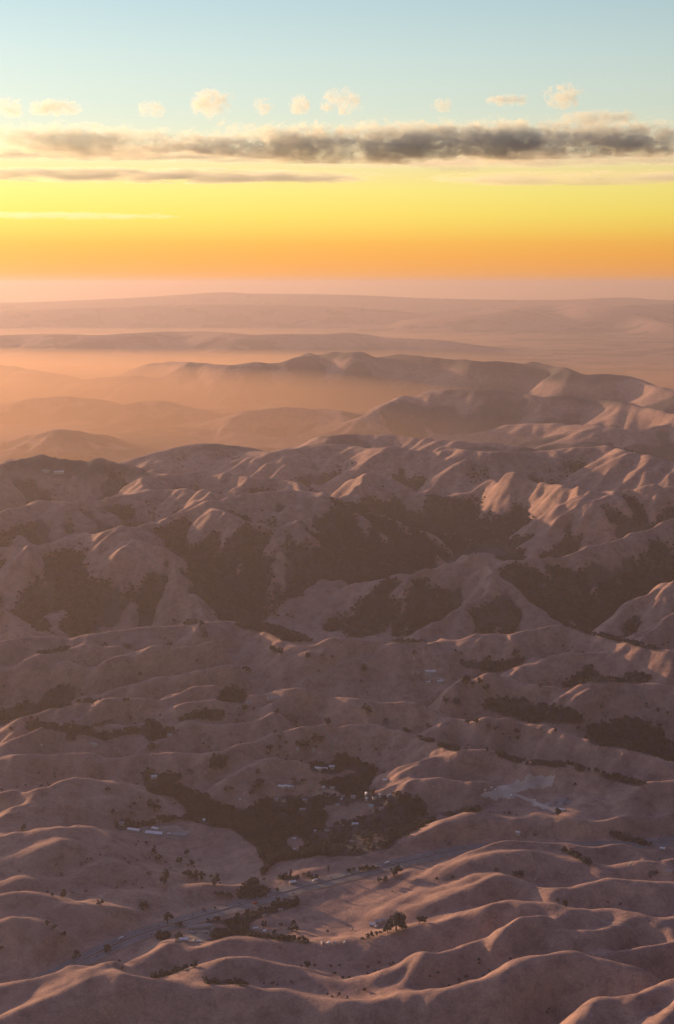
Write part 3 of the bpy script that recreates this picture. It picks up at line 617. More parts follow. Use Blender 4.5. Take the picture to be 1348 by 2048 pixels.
t.links.new(mixc(wa.outputs['Fac'], gc, wc.outputs[0]), b.inputs['Base Color'])
bp = N(t, 'ShaderNodeBump'); bp.inputs['Strength'].default_value = 0.7; bp.inputs['Distance'].default_value = 2.5
bn = noise(1 / 14.0, 6, 0.7); t.links.new(bn.outputs['Fac'], bp.inputs['Height']); t.links.new(bp.outputs[0], b.inputs['Normal'])
hills = link('hills', me, m, kind='structure')
print('terrain', NR, NA, (NR - 1) * (NA - 1) * 2, 'tris')

# ------------------------------------------------------------------ water far off
M_water, t, b = mat('bay_water')
b.inputs['Base Color'].default_value = (0.05, 0.07, 0.08, 1); b.inputs['Roughness'].default_value = 0.06
for nm, zz, poly in (('bay', 4.0, [(885,674),(940,671.5),(1060,672),(1110,673.5),(1135,671),(1230,670),(1348,668),(1450,667),(1450,676),(1348,675),(1220,676),(1110,677),(960,677)]),
                    ('bay', 4.0, [(150,641.5),(330,638),(480,638.5),(450,641),(250,645)])):
    x, y = unproj([p[0] for p in poly], [p[1] for p in poly], zz)
    mw = bpy.data.meshes.new(nm); mw.from_pydata([(x[i], y[i], zz) for i in range(len(x))], [], [list(range(len(x)))[::-1]])
    mw.update()
    if mw.polygons[0].normal.z < 0: mw.flip_normals()
    link(nm, mw, M_water, kind='structure')

# ------------------------------------------------------------------ roads
def ribbon(name, x, y, off, width, lift, material, across=3, parent=None, kind=None, flat=None):
    tx = np.gradient(x); ty = np.gradient(y); n = np.hypot(tx, ty); nx, ny = ty / n, -tx / n
    o = np.linspace(-width / 2, width / 2, across) + off
    gx_ = x[:, None] + nx[:, None] * o; gy_ = y[:, None] + ny[:, None] * o
    z = height(gx_.ravel(), gy_.ravel()).reshape(gx_.shape) + lift if flat is None else np.full(gx_.shape, flat + lift)
    return link(name, grid_mesh(name, np.stack([gx_, gy_, z], -1).reshape(-1, 3), len(x), across), material, parent, kind)
M_asph = plain('asphalt', (0.16, 0.155, 0.155), 0.85, 0.3, 0.25, 0.05)
M_conc = plain('worn_concrete', (0.20, 0.19, 0.18), 0.9, 0.2, 0.15, 0.2)
M_line = plain('road_paint', (0.7, 0.7, 0.68), 0.7, 0.2, 0.05, 0.2)
M_dirt = plain('dirt_track', (0.33, 0.27, 0.22), 0.95, 0.1, 0.2, 0.05)
M_verge = plain('gravel_verge', (0.24, 0.19, 0.16), 0.95, 0.1, 0.25, 0.05)
hw = ribbon('highway', HX, HY, 0, 52, 0.15, M_verge, 5, kind='structure', flat=ROAD_Z)
for off in (-11.5, 11.5):
    cw = ribbon('carriageway', HX, HY, off, 17.5, 0.35, M_asph, 3, parent=hw, flat=ROAD_Z)
    for e in (-7.6, 7.6): ribbon('edge_line', HX, HY, off + e, 0.35, 0.42, M_line, 2, parent=cw, flat=ROAD_Z)
    for e in (-2.6, 2.6): ribbon('lane_line', HX, HY, off + e, 0.22, 0.42, M_line, 2, parent=cw, flat=ROAD_Z)
bar = bpy.data.meshes.new('median_barrier')
tx = np.gradient(HX); ty = np.gradient(HY); n = np.hypot(tx, ty); nx, ny = ty / n, -tx / n
prof_ = [(-0.4, 0.2), (-0.15, 1.2), (0.15, 1.2), (0.4, 0.2)]
co = np.array([[(HX[i] + nx[i] * o, HY[i] + ny[i] * o, ROAD_Z + h) for o, h in prof_] for i in range(len(HX))])
link('median_barrier', grid_mesh('median_barrier', co.reshape(-1, 3), len(HX), 4, False), M_conc, hw)
TRACKS = [('dirt_track', 3.5, [(304,1503),(301,1520),(297,1538)]), ('dirt_track', 4.5, [(337,1781),(359,1798),(375,1813),(378,1824),(344,1841)]),
          ('dirt_track', 4, [(140,1783),(190,1787),(203,1793),(213,1808)]), ('dirt_track', 5, [(241,1888),(270,1878),(300,1868)]),
          ('lane', 5, [(687,1658),(688,1636),(694,1625),(709,1618),(735,1612)]), ('lane', 4.5, [(640,1450),(658,1472),(666,1490),(660,1505)]),
          ('dirt_track', 4, [(1069,1760),(1078,1745),(1080,1732),(1059,1715)]), ('dirt_track', 4, [(1064,1792),(1124,1777),(1174,1762)]),
          ('dirt_track', 4, [(1139,1815),(1199,1840),(1274,1870)]), ('dirt_track', 4, [(1250,1745),(1258,1730),(1290,1715)]),
          ('dirt_track', 4, [(704,1315),(740,1330),(770,1342)]), ('dirt_track', 5, [(262,1668),(285,1664),(305,1660),(330,1650)]),
          ('dirt_track', 6, [(830,1362),(865,1356),(890,1362),(900,1358)]), ('lane', 6, [(545,1790),(560,1772),(590,1768),(620,1764)])]
M_lane = plain('lane_gravel', (0.26, 0.23, 0.20), 0.95, 0.1, 0.2, 0.05)
for nm, w, px in TRACKS:
    P = [pick(u, v) for u, v in px]; xs = np.array([p[0] for p in P]); ys = np.array([p[1] for p in P])
    s_ = np.concatenate([[0], np.cumsum(np.hypot(np.diff(xs), np.diff(ys)))]); q = np.arange(0, s_[-1], 4.0)
    if len(q) < 3 or s_[-1] > 900: print('track skipped', px); continue
    xx, yy = np.interp(q, s_, xs), np.interp(q, s_, ys)
    for _ in range(6): xx[1:-1] = (xx[:-2] + 2 * xx[1:-1] + xx[2:]) / 4; yy[1:-1] = (yy[:-2] + 2 * yy[1:-1] + yy[2:]) / 4
    ribbon(nm, xx, yy, 0, w, 0.5, M_dirt if nm == 'dirt_track' else M_lane, 3, kind='structure')

def ground_patch(name, px, material, lift=0.5, res=5.0):
    P = np.array([pick(u, v)[:2] for u, v in px])
    xs = np.arange(P[:, 0].min(), P[:, 0].max() + res, res); ys = np.arange(P[:, 1].min(), P[:, 1].max() + res, res)
    gx_, gy_ = np.meshgrid(xs, ys)
    jx = gx_ + (vnoise(gx_ / 14, gy_ / 14, 5) - .5) * 14; jy = gy_ + (vnoise(gx_ / 14, gy_ / 14, 6) - .5) * 14
    ins = inside(jx, jy, P)
    z = height(gx_.ravel(), gy_.ravel()).reshape(gx_.shape) + lift
    bm = bmesh.new(); vm = {}
    for i in range(len(ys) - 1):
        for j in range(len(xs) - 1):
            if ins[i, j] or ins[i + 1, j + 1]:
                f = []
                for (a_, b_) in ((i, j), (i, j + 1), (i + 1, j + 1), (i + 1, j)):
                    if (a_, b_) not in vm: vm[(a_, b_)] = bm.verts.new((gx_[a_, b_], gy_[a_, b_], z[a_, b_]))
                    f.append(vm[(a_, b_)])
                bm.faces.new(f)
    mp = bpy.data.meshes.new(name); bm.to_mesh(mp); bm.free()
    return link(name, mp, material, kind='structure')
M_gravel = plain('pale_gravel', (0.48, 0.41, 0.34), 0.9, 0.2, 0.3, 0.02)
ground_patch('gravel_yard', [(961,1586),(984,1578),(1005,1570),(1043,1561),(1074,1553),(1113,1554),(1105,1570),(1084,1576),(1055,1578),(1034,1586),(1028,1597),(1003,1597),(982,1594),(961,1588)], M_gravel, 0.9, 4.0)
ground_patch('haul_road', [(1026,1590),(1034,1589),(1064,1603),(1090,1613),(1112,1624),(1106,1626),(1084,1617),(1058,1606)], M_gravel, 1.0, 3.0)
ground_patch('spoil_ground', [(1082,1611),(1110,1603),(1135,1596),(1138,1606),(1130,1616),(1105,1617)], plain('pale_spoil', (0.24, 0.22, 0.21), 0.95, 0.1, 0.55, 0.06))
ground_patch('gravel_yard', [(640,1762),(655,1754),(690,1750),(680,1758),(650,1768)], M_gravel)
ground_patch('paddock', [(245,1664),(300,1655),(345,1652),(380,1664),(372,1676),(300,1676)], plain('paddock_dirt', (0.30, 0.25, 0.21), 0.95, 0.1, 0.3, 0.05))
ground_patch('paddock', [(370,1880),(378,1852),(425,1850),(428,1872),(400,1886)], plain('yard_dirt', (0.26, 0.22, 0.19), 0.95, 0.1, 0.3, 0.05))

# ------------------------------------------------------------------ buildings
M_wall = [plain('cream_wall', (0.52, 0.48, 0.42), 0.8, 0.3, 0.06), plain('grey_wall', (0.38, 0.38, 0.38), 0.8, 0.3, 0.06), plain('brown_wall', (0.22, 0.17, 0.14), 0.8, 0.3, 0.1)]
M_roof = {'white': plain('white_metal_roof', (0.80, 0.77, 0.72), 0.45, 0.5, 0.05), 'grey': plain('grey_metal_roof', (0.34, 0.33, 0.32), 0.6, 0.3, 0.1),
          'dark': plain('dark_shingle_roof', (0.13, 0.12, 0.12), 0.9, 0.2, 0.2), 'red': plain('red_tile_roof', (0.40, 0.17, 0.12), 0.85, 0.2, 0.2), 'green': plain('pale_green_roof', (0.36, 0.45, 0.44), 0.6, 0.3, 0.1)}
M_win = plain('dark_window', (0.03, 0.035, 0.04), 0.2, 0.5)
M_door = plain('door_paint', (0.16, 0.12, 0.10), 0.6, 0.3)
def boxm(name, x0, x1, y0, y1, z0, z1):
    me_ = bpy.data.meshes.new(name)
    v = [(x, y, z) for z in (z0, z1) for y in (y0, y1) for x in (x0, x1)]
    me_.from_pydata(v, [], [(0, 2, 3, 1), (4, 5, 7, 6), (0, 1, 5, 4), (2, 6, 7, 3), (0, 4, 6, 2), (1, 3, 7, 5)]); me_.update(); return me_
BLD = []
def building(u, v, L, W, H, rot, roof, wall, label, cat, group=None, name='house', pitch=0.45):
    x, y, z = pick(u, v); BLD.append((x, y, L))
    e = bpy.data.objects.new(name, None); C.objects.link(e); e.location = (x, y, z); e.rotation_euler = (0, 0, math.radians(rot))
    e['label'] = label; e['category'] = cat
    if group: e['group'] = group
    # gabled wall block, sunk into the slope
    g = W / 2 * pitch
    me_ = bpy.data.meshes.new('wall')
    a, bb = L / 2, W / 2
    me_.from_pydata([(-a, -bb, -3), (a, -bb, -3), (a, bb, -3), (-a, bb, -3), (-a, -bb, H), (a, -bb, H), (a, bb, H), (-a, bb, H), (-a, 0, H + g), (a, 0, H + g)], [],
        [(0, 1, 5, 4), (2, 3, 7, 6), (1, 2, 6, 9, 5), (3, 0, 4, 8, 7), (4, 5, 9, 8), (6, 7, 8, 9), (3, 2, 1, 0)]); me_.update()
    w_ = link('wall', me_, M_wall[wall], e)
    o, th = 0.6, 0.25
    r = bpy.data.meshes.new('roof'); a2, b2 = a + o, bb + o; dz = o * pitch
    up = [(-a2, -b2, H - dz), (a2, -b2, H - dz), (a2, 0, H + g), (-a2, 0, H + g), (a2, b2, H - dz), (-a2, b2, H - dz)]
    vv = [(p[0], p[1], p[2] + 0.06) for p in up] + [(p[0], p[1], p[2] + 0.06 + th) for p in up]
    r.from_pydata(vv, [], [(6, 7, 8, 9), (9, 8, 10, 11), (1, 0, 3, 2), (2, 3, 5, 4), (0, 1, 7, 6), (4, 5, 11, 10), (1, 2, 8, 7), (2, 4, 10, 8), (3, 0, 6, 9), (5, 3, 9, 11)]); r.update()
    link('roof', r, M_roof[roof], e)
    nw = max(1, int(L / 5))
    for i in range(nw):
        cx = -a + (i + 0.5) * L / nw
        if nw > 1 and i == nw // 2: link('door', boxm('door', cx - 0.6, cx + 0.6, -bb - 0.06, -bb + 0.05, 0.0, 2.1), M_door, e)
        else: link('window', boxm('window', cx - 0.8, cx + 0.8, -bb - 0.05, -bb + 0.05, 1.0, 2.2), M_win, e)
    return e
rng = random.Random(4)
SITES = [
 # (group, category, name, label, [(u, v, length, width, height, roof, wall), ...])
 (None, 'barn', 'barn', 'longest pale metal barn on the ranch beside the bare paddock', [(309,1669,40,14,5,'white',1)]),
 (None, 'barn', 'barn', 'narrow pale metal barn at the track end of the paddock', [(268,1662,30,11,4.5,'white',1)]),
 (None, 'barn', 'barn', 'low grey roofed shed at the tree end of the paddock', [(360,1671,32,14,3.5,'grey',1)]),
 (None, 'house', 'house', 'red tiled house under trees above the ranch barns', [(318,1646,13,9,4,'red',0)]),
 ('small ranch sheds', 'shed', 'shed', 'small ranch shed by the paddock barns', [(311,1659,16,9,4,'white',0),(338,1669,7,5,3,'white',0)]),
 (None, 'house', 'house', 'house with a pale roof hidden in the trees at the end of the paddock', [(243,1648,12,8,4,'grey',0)]),
 (None, 'house', 'house', 'white roofed house walled in by trees at the end of a double track', [(308,1555,14,10,4,'white',0)]),
 ('white buildings of the hilltop estate', 'house', 'house', 'white building of the estate ringed by a hedge of dark trees', [(636,1539,15,10,5,'white',0),(649,1540,15,9,5,'white',0),(664,1536,14,10,5,'white',0)]),
 ('white buildings of the walled property', 'house', 'house', 'white roofed building clustered at the end of the tree line below the estate', [(564,1575,17,10,4.5,'white',0),(576,1575,16,10,4.5,'white',0),(584,1576,9,7,4,'white',0)]),
 ('houses along the woodland lane', 'house', 'house', 'small house strung along the lower edge of the curved wood', [(622,1571,9,7,4,'grey',0),(648,1577,9,7,4,'white',0),(665,1577,11,8,4,'grey',0),(640,1582,8,6,3.5,'dark',0)]),
 ('houses in the clearing above the big wood', 'house', 'house', 'dim roofed house in the clearing above the big wood', [(553,1600,10,8,4,'grey',0),(567,1601,11,8,4,'dark',0),(610,1602,12,9,4,'grey',0),(605,1621,14,9,4,'grey',2)]),
 ('houses on the open rise', 'house', 'house', 'little house on the open rise beside the big wood', [(686,1594,8,6,3.5,'grey',0),(707,1595,11,8,4,'grey',0),(733,1599,8,6,3.5,'white',0),(749,1597,9,7,3.5,'grey',0),(760,1592,8,6,3.5,'white',0),(778,1592,9,7,3.5,'white',0),(675,1611,9,7,3.5,'grey',0),(695,1615,9,7,3.5,'dark',0),(763,1618,9,7,3.5,'grey',0),(683,1600,6,5,3,'white',0)]),
 (None, 'house', 'house', 'brightest white house at the foot of the curved wood', [(733,1590,9,7,5,'white',0)]),
 (None, 'house', 'house', 'pale green roofed house on the open rise', [(743,1614,12,9,4,'green',0)]),
 (None, 'house', 'house', 'white house beside the lane up the rise', [(710,1650,15,9,4,'white',0)]),
 (None, 'house', 'house', 'lone white house on the bare hill beyond the curved wood', [(770,1562,11,8,4,'white',0)]),
 ('houses scattered below the big wood', 'house', 'house', 'tiny house among scattered trees below the big wood', [(630,1663,6,5,3,'white',0),(589,1679,7,5,3,'white',0),(703,1684,7,5,3,'grey',0),(654,1662,9,6,3,'grey',0),(480,1602,6,5,4,'white',0),(408,1642,9,6,3,'white',0),(589,1700,5,4,3,'white',0)]),
 ('houses among trees above the estate', 'house', 'house', 'small house in the thin trees above the hedged estate', [(596,1499,9,7,4,'white',0),(628,1500,10,7,4,'grey',0)]),
 (None, 'stable', 'stable', 'long flat pale roofed stable beside the highway', [(399,1856,44,10,5,'grey',1)]),
 (None, 'shed', 'shed', 'white shed standing below the long stable', [(368,1882,17,10,5,'white',0)]),
 ('stalls of the roadside stable', 'shed', 'shed', 'low stall in the yard of the roadside stable', [(388,1884,9,4,2.5,'grey',0),(399,1884,9,4,2.5,'white',0),(385,1866,8,5,2.5,'grey',2),(410,1866,10,5,2.5,'grey',2)]),
 (None, 'house', 'house', 'white roofed house on the far side of the highway by a tall cypress', [(585,1767,14,9,4.5,'white',2)]),
 ('sheds by the roadside creek', 'shed', 'shed', 'small pale shed among creek trees on the near side of the highway', [(511,1858,9,6,3,'white',0),(529,1864,8,5,3,'white',0),(529,1832,8,5,3,'grey',0),(561,1821,9,6,3,'grey',0),(520,1861,6,5,3,'grey',0)]),
 ('farm buildings beside the great tree', 'shed', 'shed', 'pale farm building beside the great dark tree', [(745,1851,12,9,4,'white',0),(757,1846,14,9,4.5,'grey',0),(766,1843,11,8,4,'grey',0),(753,1855,9,6,3,'grey',0)]),
 ('row of small sheds along the creek hedge', 'shed', 'shed', 'tiny shed in a row along the creek hedge', [(645,1887,6,5,3,'grey',0),(657,1888,7,5,3,'white',0),(670,1888,6,5,3,'grey',0),(690,1887,6,5,3,'grey',0)]),
 (None, 'shed', 'shed', 'long bright white shed at the foot of the gravel haul road', [(1119,1620,25,6,3,'white',0)]),
 ('site huts on the gravel yard', 'hut', 'hut', 'site hut on the edge of the pale gravel yard', [(983,1577,6,4,3.5,'white',0),(970,1582,5,4,3,'white',0),(1022,1593,8,4,3,'white',0),(990,1581,6,3,3,'white',0)]),
 (None, 'house', 'house', 'solitary pale house in the hollow behind the front ridge', [(1036,1667,10,7,4,'white',0)]),
 (None, 'barn', 'barn', 'longest white barn on the upland farm', [(861,1345,30,11,5,'white',0)]),
 ('sheds of the upland farm', 'shed', 'shed', 'smaller shed on the upland farm', [(857,1349,22,8,4,'grey',0),(863,1353,12,7,4,'grey',0),(837,1346,12,8,4,'grey',0),(825,1346,8,6,4,'grey',0)]),
 ('white huts below the upland farm', 'hut', 'hut', 'bright white hut below the upland farm', [(854,1366,6,5,4,'white',0),(859,1366,9,6,4,'white',0),(878,1364,10,6,4,'white',0),(884,1363,10,6,4,'white',0)]),
 (None, 'hut', 'hut', 'tiny white hut alone above the upland farm', [(828,1319,5,4,4,'white',0)]),
 (None, 'barn', 'barn', 'long grey barn on a bare upland shoulder', [(550,1398,42,12,5,'grey',1)]),
 (None, 'house', 'house', 'pale house beside the dense upland grove', [(498,1407,15,10,4,'grey',0)]),
 (None, 'house', 'house', 'small house at the edge of the wooded upland hollow', [(340,1471,12,8,4,'grey',0)]),
 (None, 'house', 'house', 'pale farmhouse below a clump of trees on the smooth bare slope', [(188,1490,20,10,4,'grey',0)]),
 (None, 'hut', 'hut', 'bright white speck of a hut on the smooth bare slope', [(83,1492,5,5,4,'white',0)]),
 ('houses by the highway beyond the front hills', 'house', 'house', 'pale house by the highway beyond the front hills', [(1325,1699,11,8,4,'white',0),(1338,1745,12,8,4,'grey',0)]),
 ('twin barns on the high ridge', 'barn', 'barn', 'white barn on the hazy high ridge', [(118,947,46,18,9,'white',0),(92,944,36,16,8,'grey',0)]),
]
for group, cat, nm, label, items in SITES:
    for (u, v, L, W, H, roof, wall) in items:
        building(u, v, L, W, H, rng.uniform(-25, 25) + (90 if L < 10 and rng.random() < 0.4 else 0), roof, wall, label, cat, group, nm)

# ------------------------------------------------------------------ vehicles on the highway
def shell(name, sections, mat_, parent=None, loc=(0, 0, 0)):
    """loft of (x, half width, z bottom, z top) sections"""
    v, f = [], []
    for (x, hw_, z0, z1) in sections: v += [(x, -hw_, z0), (x, hw_, z0), (x, hw_ * 0.92, z1), (x, -hw_ * 0.92, z1)]
    n = len(sections)
    for i in range(n - 1):
        for k in range(4): f.append((4 * i + k, 4 * i + (k + 1) % 4, 4 * i + 4 + (k + 1) % 4, 4 * i + 4 + k))
    f += [(3, 2, 1, 0), tuple(4 * (n - 1) + k for k in range(4))]
    me_ = bpy.data.meshes.new(name); me_.from_pydata(v, [], f); me_.update()
    return me_
def wheel_mesh():
    bm = bmesh.new(); bmesh.ops.create_cone(bm, cap_ends=True, segments=10, radius1=0.34, radius2=0.34, depth=0.24)
    bmesh.ops.rotate(bm, verts=bm.verts, cent=(0, 0, 0), matrix=__import__('mathutils').Matrix.Rotation(math.pi / 2, 3, 'X'))
    me_ = bpy.data.meshes.new('wheel'); bm.to_mesh(me_); bm.free(); return me_
M_tyre = plain('tyre_rubber', (0.03, 0.03, 0.03), 0.9, 0.2)
M_paint = {k: plain(k + '_car_paint', c, 0.35, 0.5) for k, c in {'white': (0.8, 0.8, 0.8), 'silver': (0.45, 0.46, 0.48), 'black': (0.03, 0.03, 0.035), 'red': (0.35, 0.04, 0.03), 'blue': (0.06, 0.10, 0.2)}.items()}
ME_body = {k: None for k in M_paint}
WH = wheel_mesh(); WH.materials.append(M_tyre)
for k in M_paint:
    ME_body[k] = shell('body', [(-2.25, 0.8, 0.45, 0.85), (-2.1, 0.9, 0.28, 0.98), (2.0, 0.9, 0.28, 0.85), (2.25, 0.75, 0.42, 0.7)], None); ME_body[k].materials.append(M_paint[k])
ME_cab = shell('cabin', [(-1.9, 0.78, 0.95, 1.0), (-1.2, 0.78, 0.95, 1.42), (0.2, 0.78, 0.92, 1.45), (1.1, 0.78, 0.86, 0.9)], None); ME_cab.materials.append(M_win)
ME_box = {k: boxm('cargo_box', -5.5, 3.6, -1.25, 1.25, 1.1, 4.0) for k in ('white', 'red')}
for k in ME_box: ME_box[k].materials.append(M_paint[k])
ME_tcab = {k: shell('cab', [(3.8, 1.2, 0.6, 3.1), (5.2, 1.2, 0.6, 3.0), (5.9, 1.15, 0.6, 1.7)], None) for k in ('white', 'red')}
for k in ME_tcab: ME_tcab[k].materials.append(M_paint[k])
def on_road(u, lane):
    uu, vv_ = proj(HX, HY, np.full(HX.shape, ROAD_Z)); i = int(np.clip(np.argmin(np.abs(uu - u)), 1, len(HX) - 2))
    tx_, ty_ = HX[i + 1] - HX[i - 1], HY[i + 1] - HY[i - 1]; n_ = math.hypot(tx_, ty_); tx_ /= n_; ty_ /= n_
    return HX[i] + ty_ * lane, HY[i] - tx_ * lane, math.atan2(ty_, tx_) + (math.pi if lane < 0 else 0)
def vehicle(u, lane, colour, truck, label, group):
    x, y, a = on_road(u, lane)
    e = bpy.data.objects.new('truck' if truck else 'car', None); C.objects.link(e); e.location = (x, y, ROAD_Z + 0.36); e.rotation_euler = (0, 0, a)
    e['label'] = label; e['category'] = 'truck' if truck else 'car'
    if group: e['group'] = group
    if truck:
        link('cargo_box', ME_box[colour], None, e); link('cab', ME_tcab[colour], None, e); wx = (-4.4, -3.2, 4.6); wy = 1.0; s_ = 1.5
    else:
        link('body', ME_body[colour], None, e); link('cabin', ME_cab, None, e); wx = (-1.35, 1.4); wy = 0.8; s_ = 1.0
    for xx in wx:
        for yy in (-wy, wy):
            w_ = link('wheel', WH, None, e); w_.location = (xx, yy, 0.34 * s_); w_.scale = (s_, s_, s_)
vehicle(250, -10, 'white', True, 'white box truck on the lower bend of the highway', None)
vehicle(504, 12, 'red', True, 'red box truck passing the creek trees', None)
vehicle(635, -14, 'white', True, 'white box truck passing the gravel roadside yard', None)
vehicle(778, -12, 'white', True, 'white box truck heading into the front hills', None)
names = {'white': 'white car on the open stretch of the highway', 'silver': 'silver car on the highway', 'black': 'black car on the highway', 'red': 'red car on the highway', 'blue': 'blue car on the highway'}
rc = random.Random(9)
for u in (185, 204, 228, 281, 298, 322, 355, 388, 415, 433, 458, 486, 530, 556, 580, 606, 668, 700, 730, 752, 800, 826, 850, 872, 1185, 1215, 1325):
    c = rc.choice(['white', 'white', 'silver', 'black', 'silver', 'red', 'blue'])
    vehicle(u + rc.uniform(-4, 4), rc.choice([-14.5, -9, 9, 14.5]), c, False, names[c], c + ' cars on the highway')

# ------------------------------------------------------------------ trees
M_leaf, t, b = mat('oak_foliage')
b.inputs['Roughness'].default_value = 0.9; b.inputs['Specular IOR Level'].default_value = 0.1
oi = N(t, 'ShaderNodeObjectInfo'); gn = N(t, 'ShaderNodeNewGeometry'); nz = N(t, 'ShaderNodeTexNoise'); nz.inputs['Scale'].default_value = 0.35; nz.inputs['Detail'].default_value = 3
t.links.new(gn.outputs['Position'], nz.inputs['Vector'])
ad = N(t, 'ShaderNodeMath', operation='ADD'); t.links.new(oi.outputs['Random'], ad.inputs[0]); t.links.new(nz.outputs['Fac'], ad.inputs[1])
hf = N(t, 'ShaderNodeMath', operation='MULTIPLY'); t.links.new(ad.outputs[0], hf.inputs[0]); hf.inputs[1].default_value = 0.5
lr = N(t, 'ShaderNodeValToRGB'); t.links.new(hf.outputs[0], lr.inputs[0])
lr.color_ramp.elements[0].position = 0.2; lr.color_ramp.elements[1].position = 0.8
lr.color_ramp.elements[0].color = (0.038, 0.054, 0.062, 1); lr.color_ramp.elements[1].color = (0.060, 0.078, 0.082, 1)
t.links.new(lr.outputs[0], b.inputs['Base Color'])
M_bark = plain('bark', (0.09, 0.07, 0.055), 0.95, 0.1, 0.2, 1.0)
def crown_mesh(seed, tall=1.0, wide=1.0, blobs=9, leaves=420):
    """unit tree: crown about 1 wide; lumps of leaf-sized faces round a few dense cores"""
    r = np.random.RandomState(seed); v, f = [], []
    cs = []
    for i in range(blobs):
        a = r.uniform(0, 6.283); d = 0.33 * math.sqrt(r.uniform(0, 1)) * wide
        h = r.uniform(0.30, 0.72) * tall; rad = r.uniform(0.13, 0.23)
        cs.append((math.cos(a) * d, math.sin(a) * d, h, rad))
    bm = bmesh.new()
    for (x, y, z, rad) in cs:
        res = bmesh.ops.create_icosphere(bm, subdivisions=1, radius=rad * 0.85)
        for q in res['verts']:
            q.co = Vector((q.co.x * r.uniform(0.75, 1.2) + x, q.co.y * r.uniform(0.75, 1.2) + y, q.co.z * r.uniform(0.65, 0.95) * max(1, tall) + z))
    for i in range(leaves):
        x, y, z, rad = cs[r.randint(len(cs))]
        d = r.normal(size=3); d /= np.linalg.norm(d); q = np.array([x, y, z]) + d * rad * r.uniform(0.75, 1.18) * np.array([1, 1, 0.85 * max(1, tall)])
        a_ = r.normal(size=3); a_ /= np.linalg.norm(a_); b_ = np.cross(a_, d); b_ /= np.linalg.norm(b_) + 1e-6
        s_ = r.uniform(0.025, 0.05)
        bm.faces.new([bm.verts.new(q + a_ * s_), bm.verts.new(q + b_ * s_), bm.verts.new(q - a_ * s_ * 0.6), bm.verts.new(q - b_ * s_)])
    me_ = bpy.data.meshes.new('crown'); bm.to_mesh(me_); bm.free(); me_.materials.append(M_leaf); return me_
def trunk_mesh(seed, tall=1.0):
    r = random.Random(seed); bm = bmesh.new()
    def limb(p, q, r0, r1, n=6):
        p = Vector(p); q = Vector(q); d = (q - p).normalized(); s_ = d.orthogonal().normalized(); t_ = d.cross(s_)
        A = [bm.verts.new(p + (s_ * math.cos(k * 6.283 / n) + t_ * math.sin(k * 6.283 / n)) * r0) for k in range(n)]
        B = [bm.verts.new(q + (s_ * math.cos(k * 6.283 / n) + t_ * math.sin(k * 6.283 / n)) * r1) for k in range(n)]
        for k in range(n): bm.faces.new((A[k], A[(k + 1) % n], B[(k + 1) % n], B[k]))
    limb((0, 0, -0.15), (0.01, 0.0, 0.25), 0.045, 0.032)
    for k in range(4):
        a = k * 1.57 + r.uniform(-0.4, 0.4)
        limb((0.01, 0, 0.23), (math.cos(a) * 0.22, math.sin(a) * 0.22, 0.5 * tall), 0.024, 0.008, 5)
    me_ = bpy.data.meshes.new('trunk'); bm.to_mesh(me_); bm.free(); me_.materials.append(M_bark); return me_
CROWNS = [crown_mesh(11 + i, 1.0 + 0.08 * (i % 3), 1.0 + 0.15 * (i % 2), 8 + i) for i in range(5)]
TRUNKS = [trunk_mesh(31 + i, 1.0) for i in range(5)]
CYPRESS = (crown_mesh(71, 2.4, 0.35, 12, 420), trunk_mesh(72, 2.0))

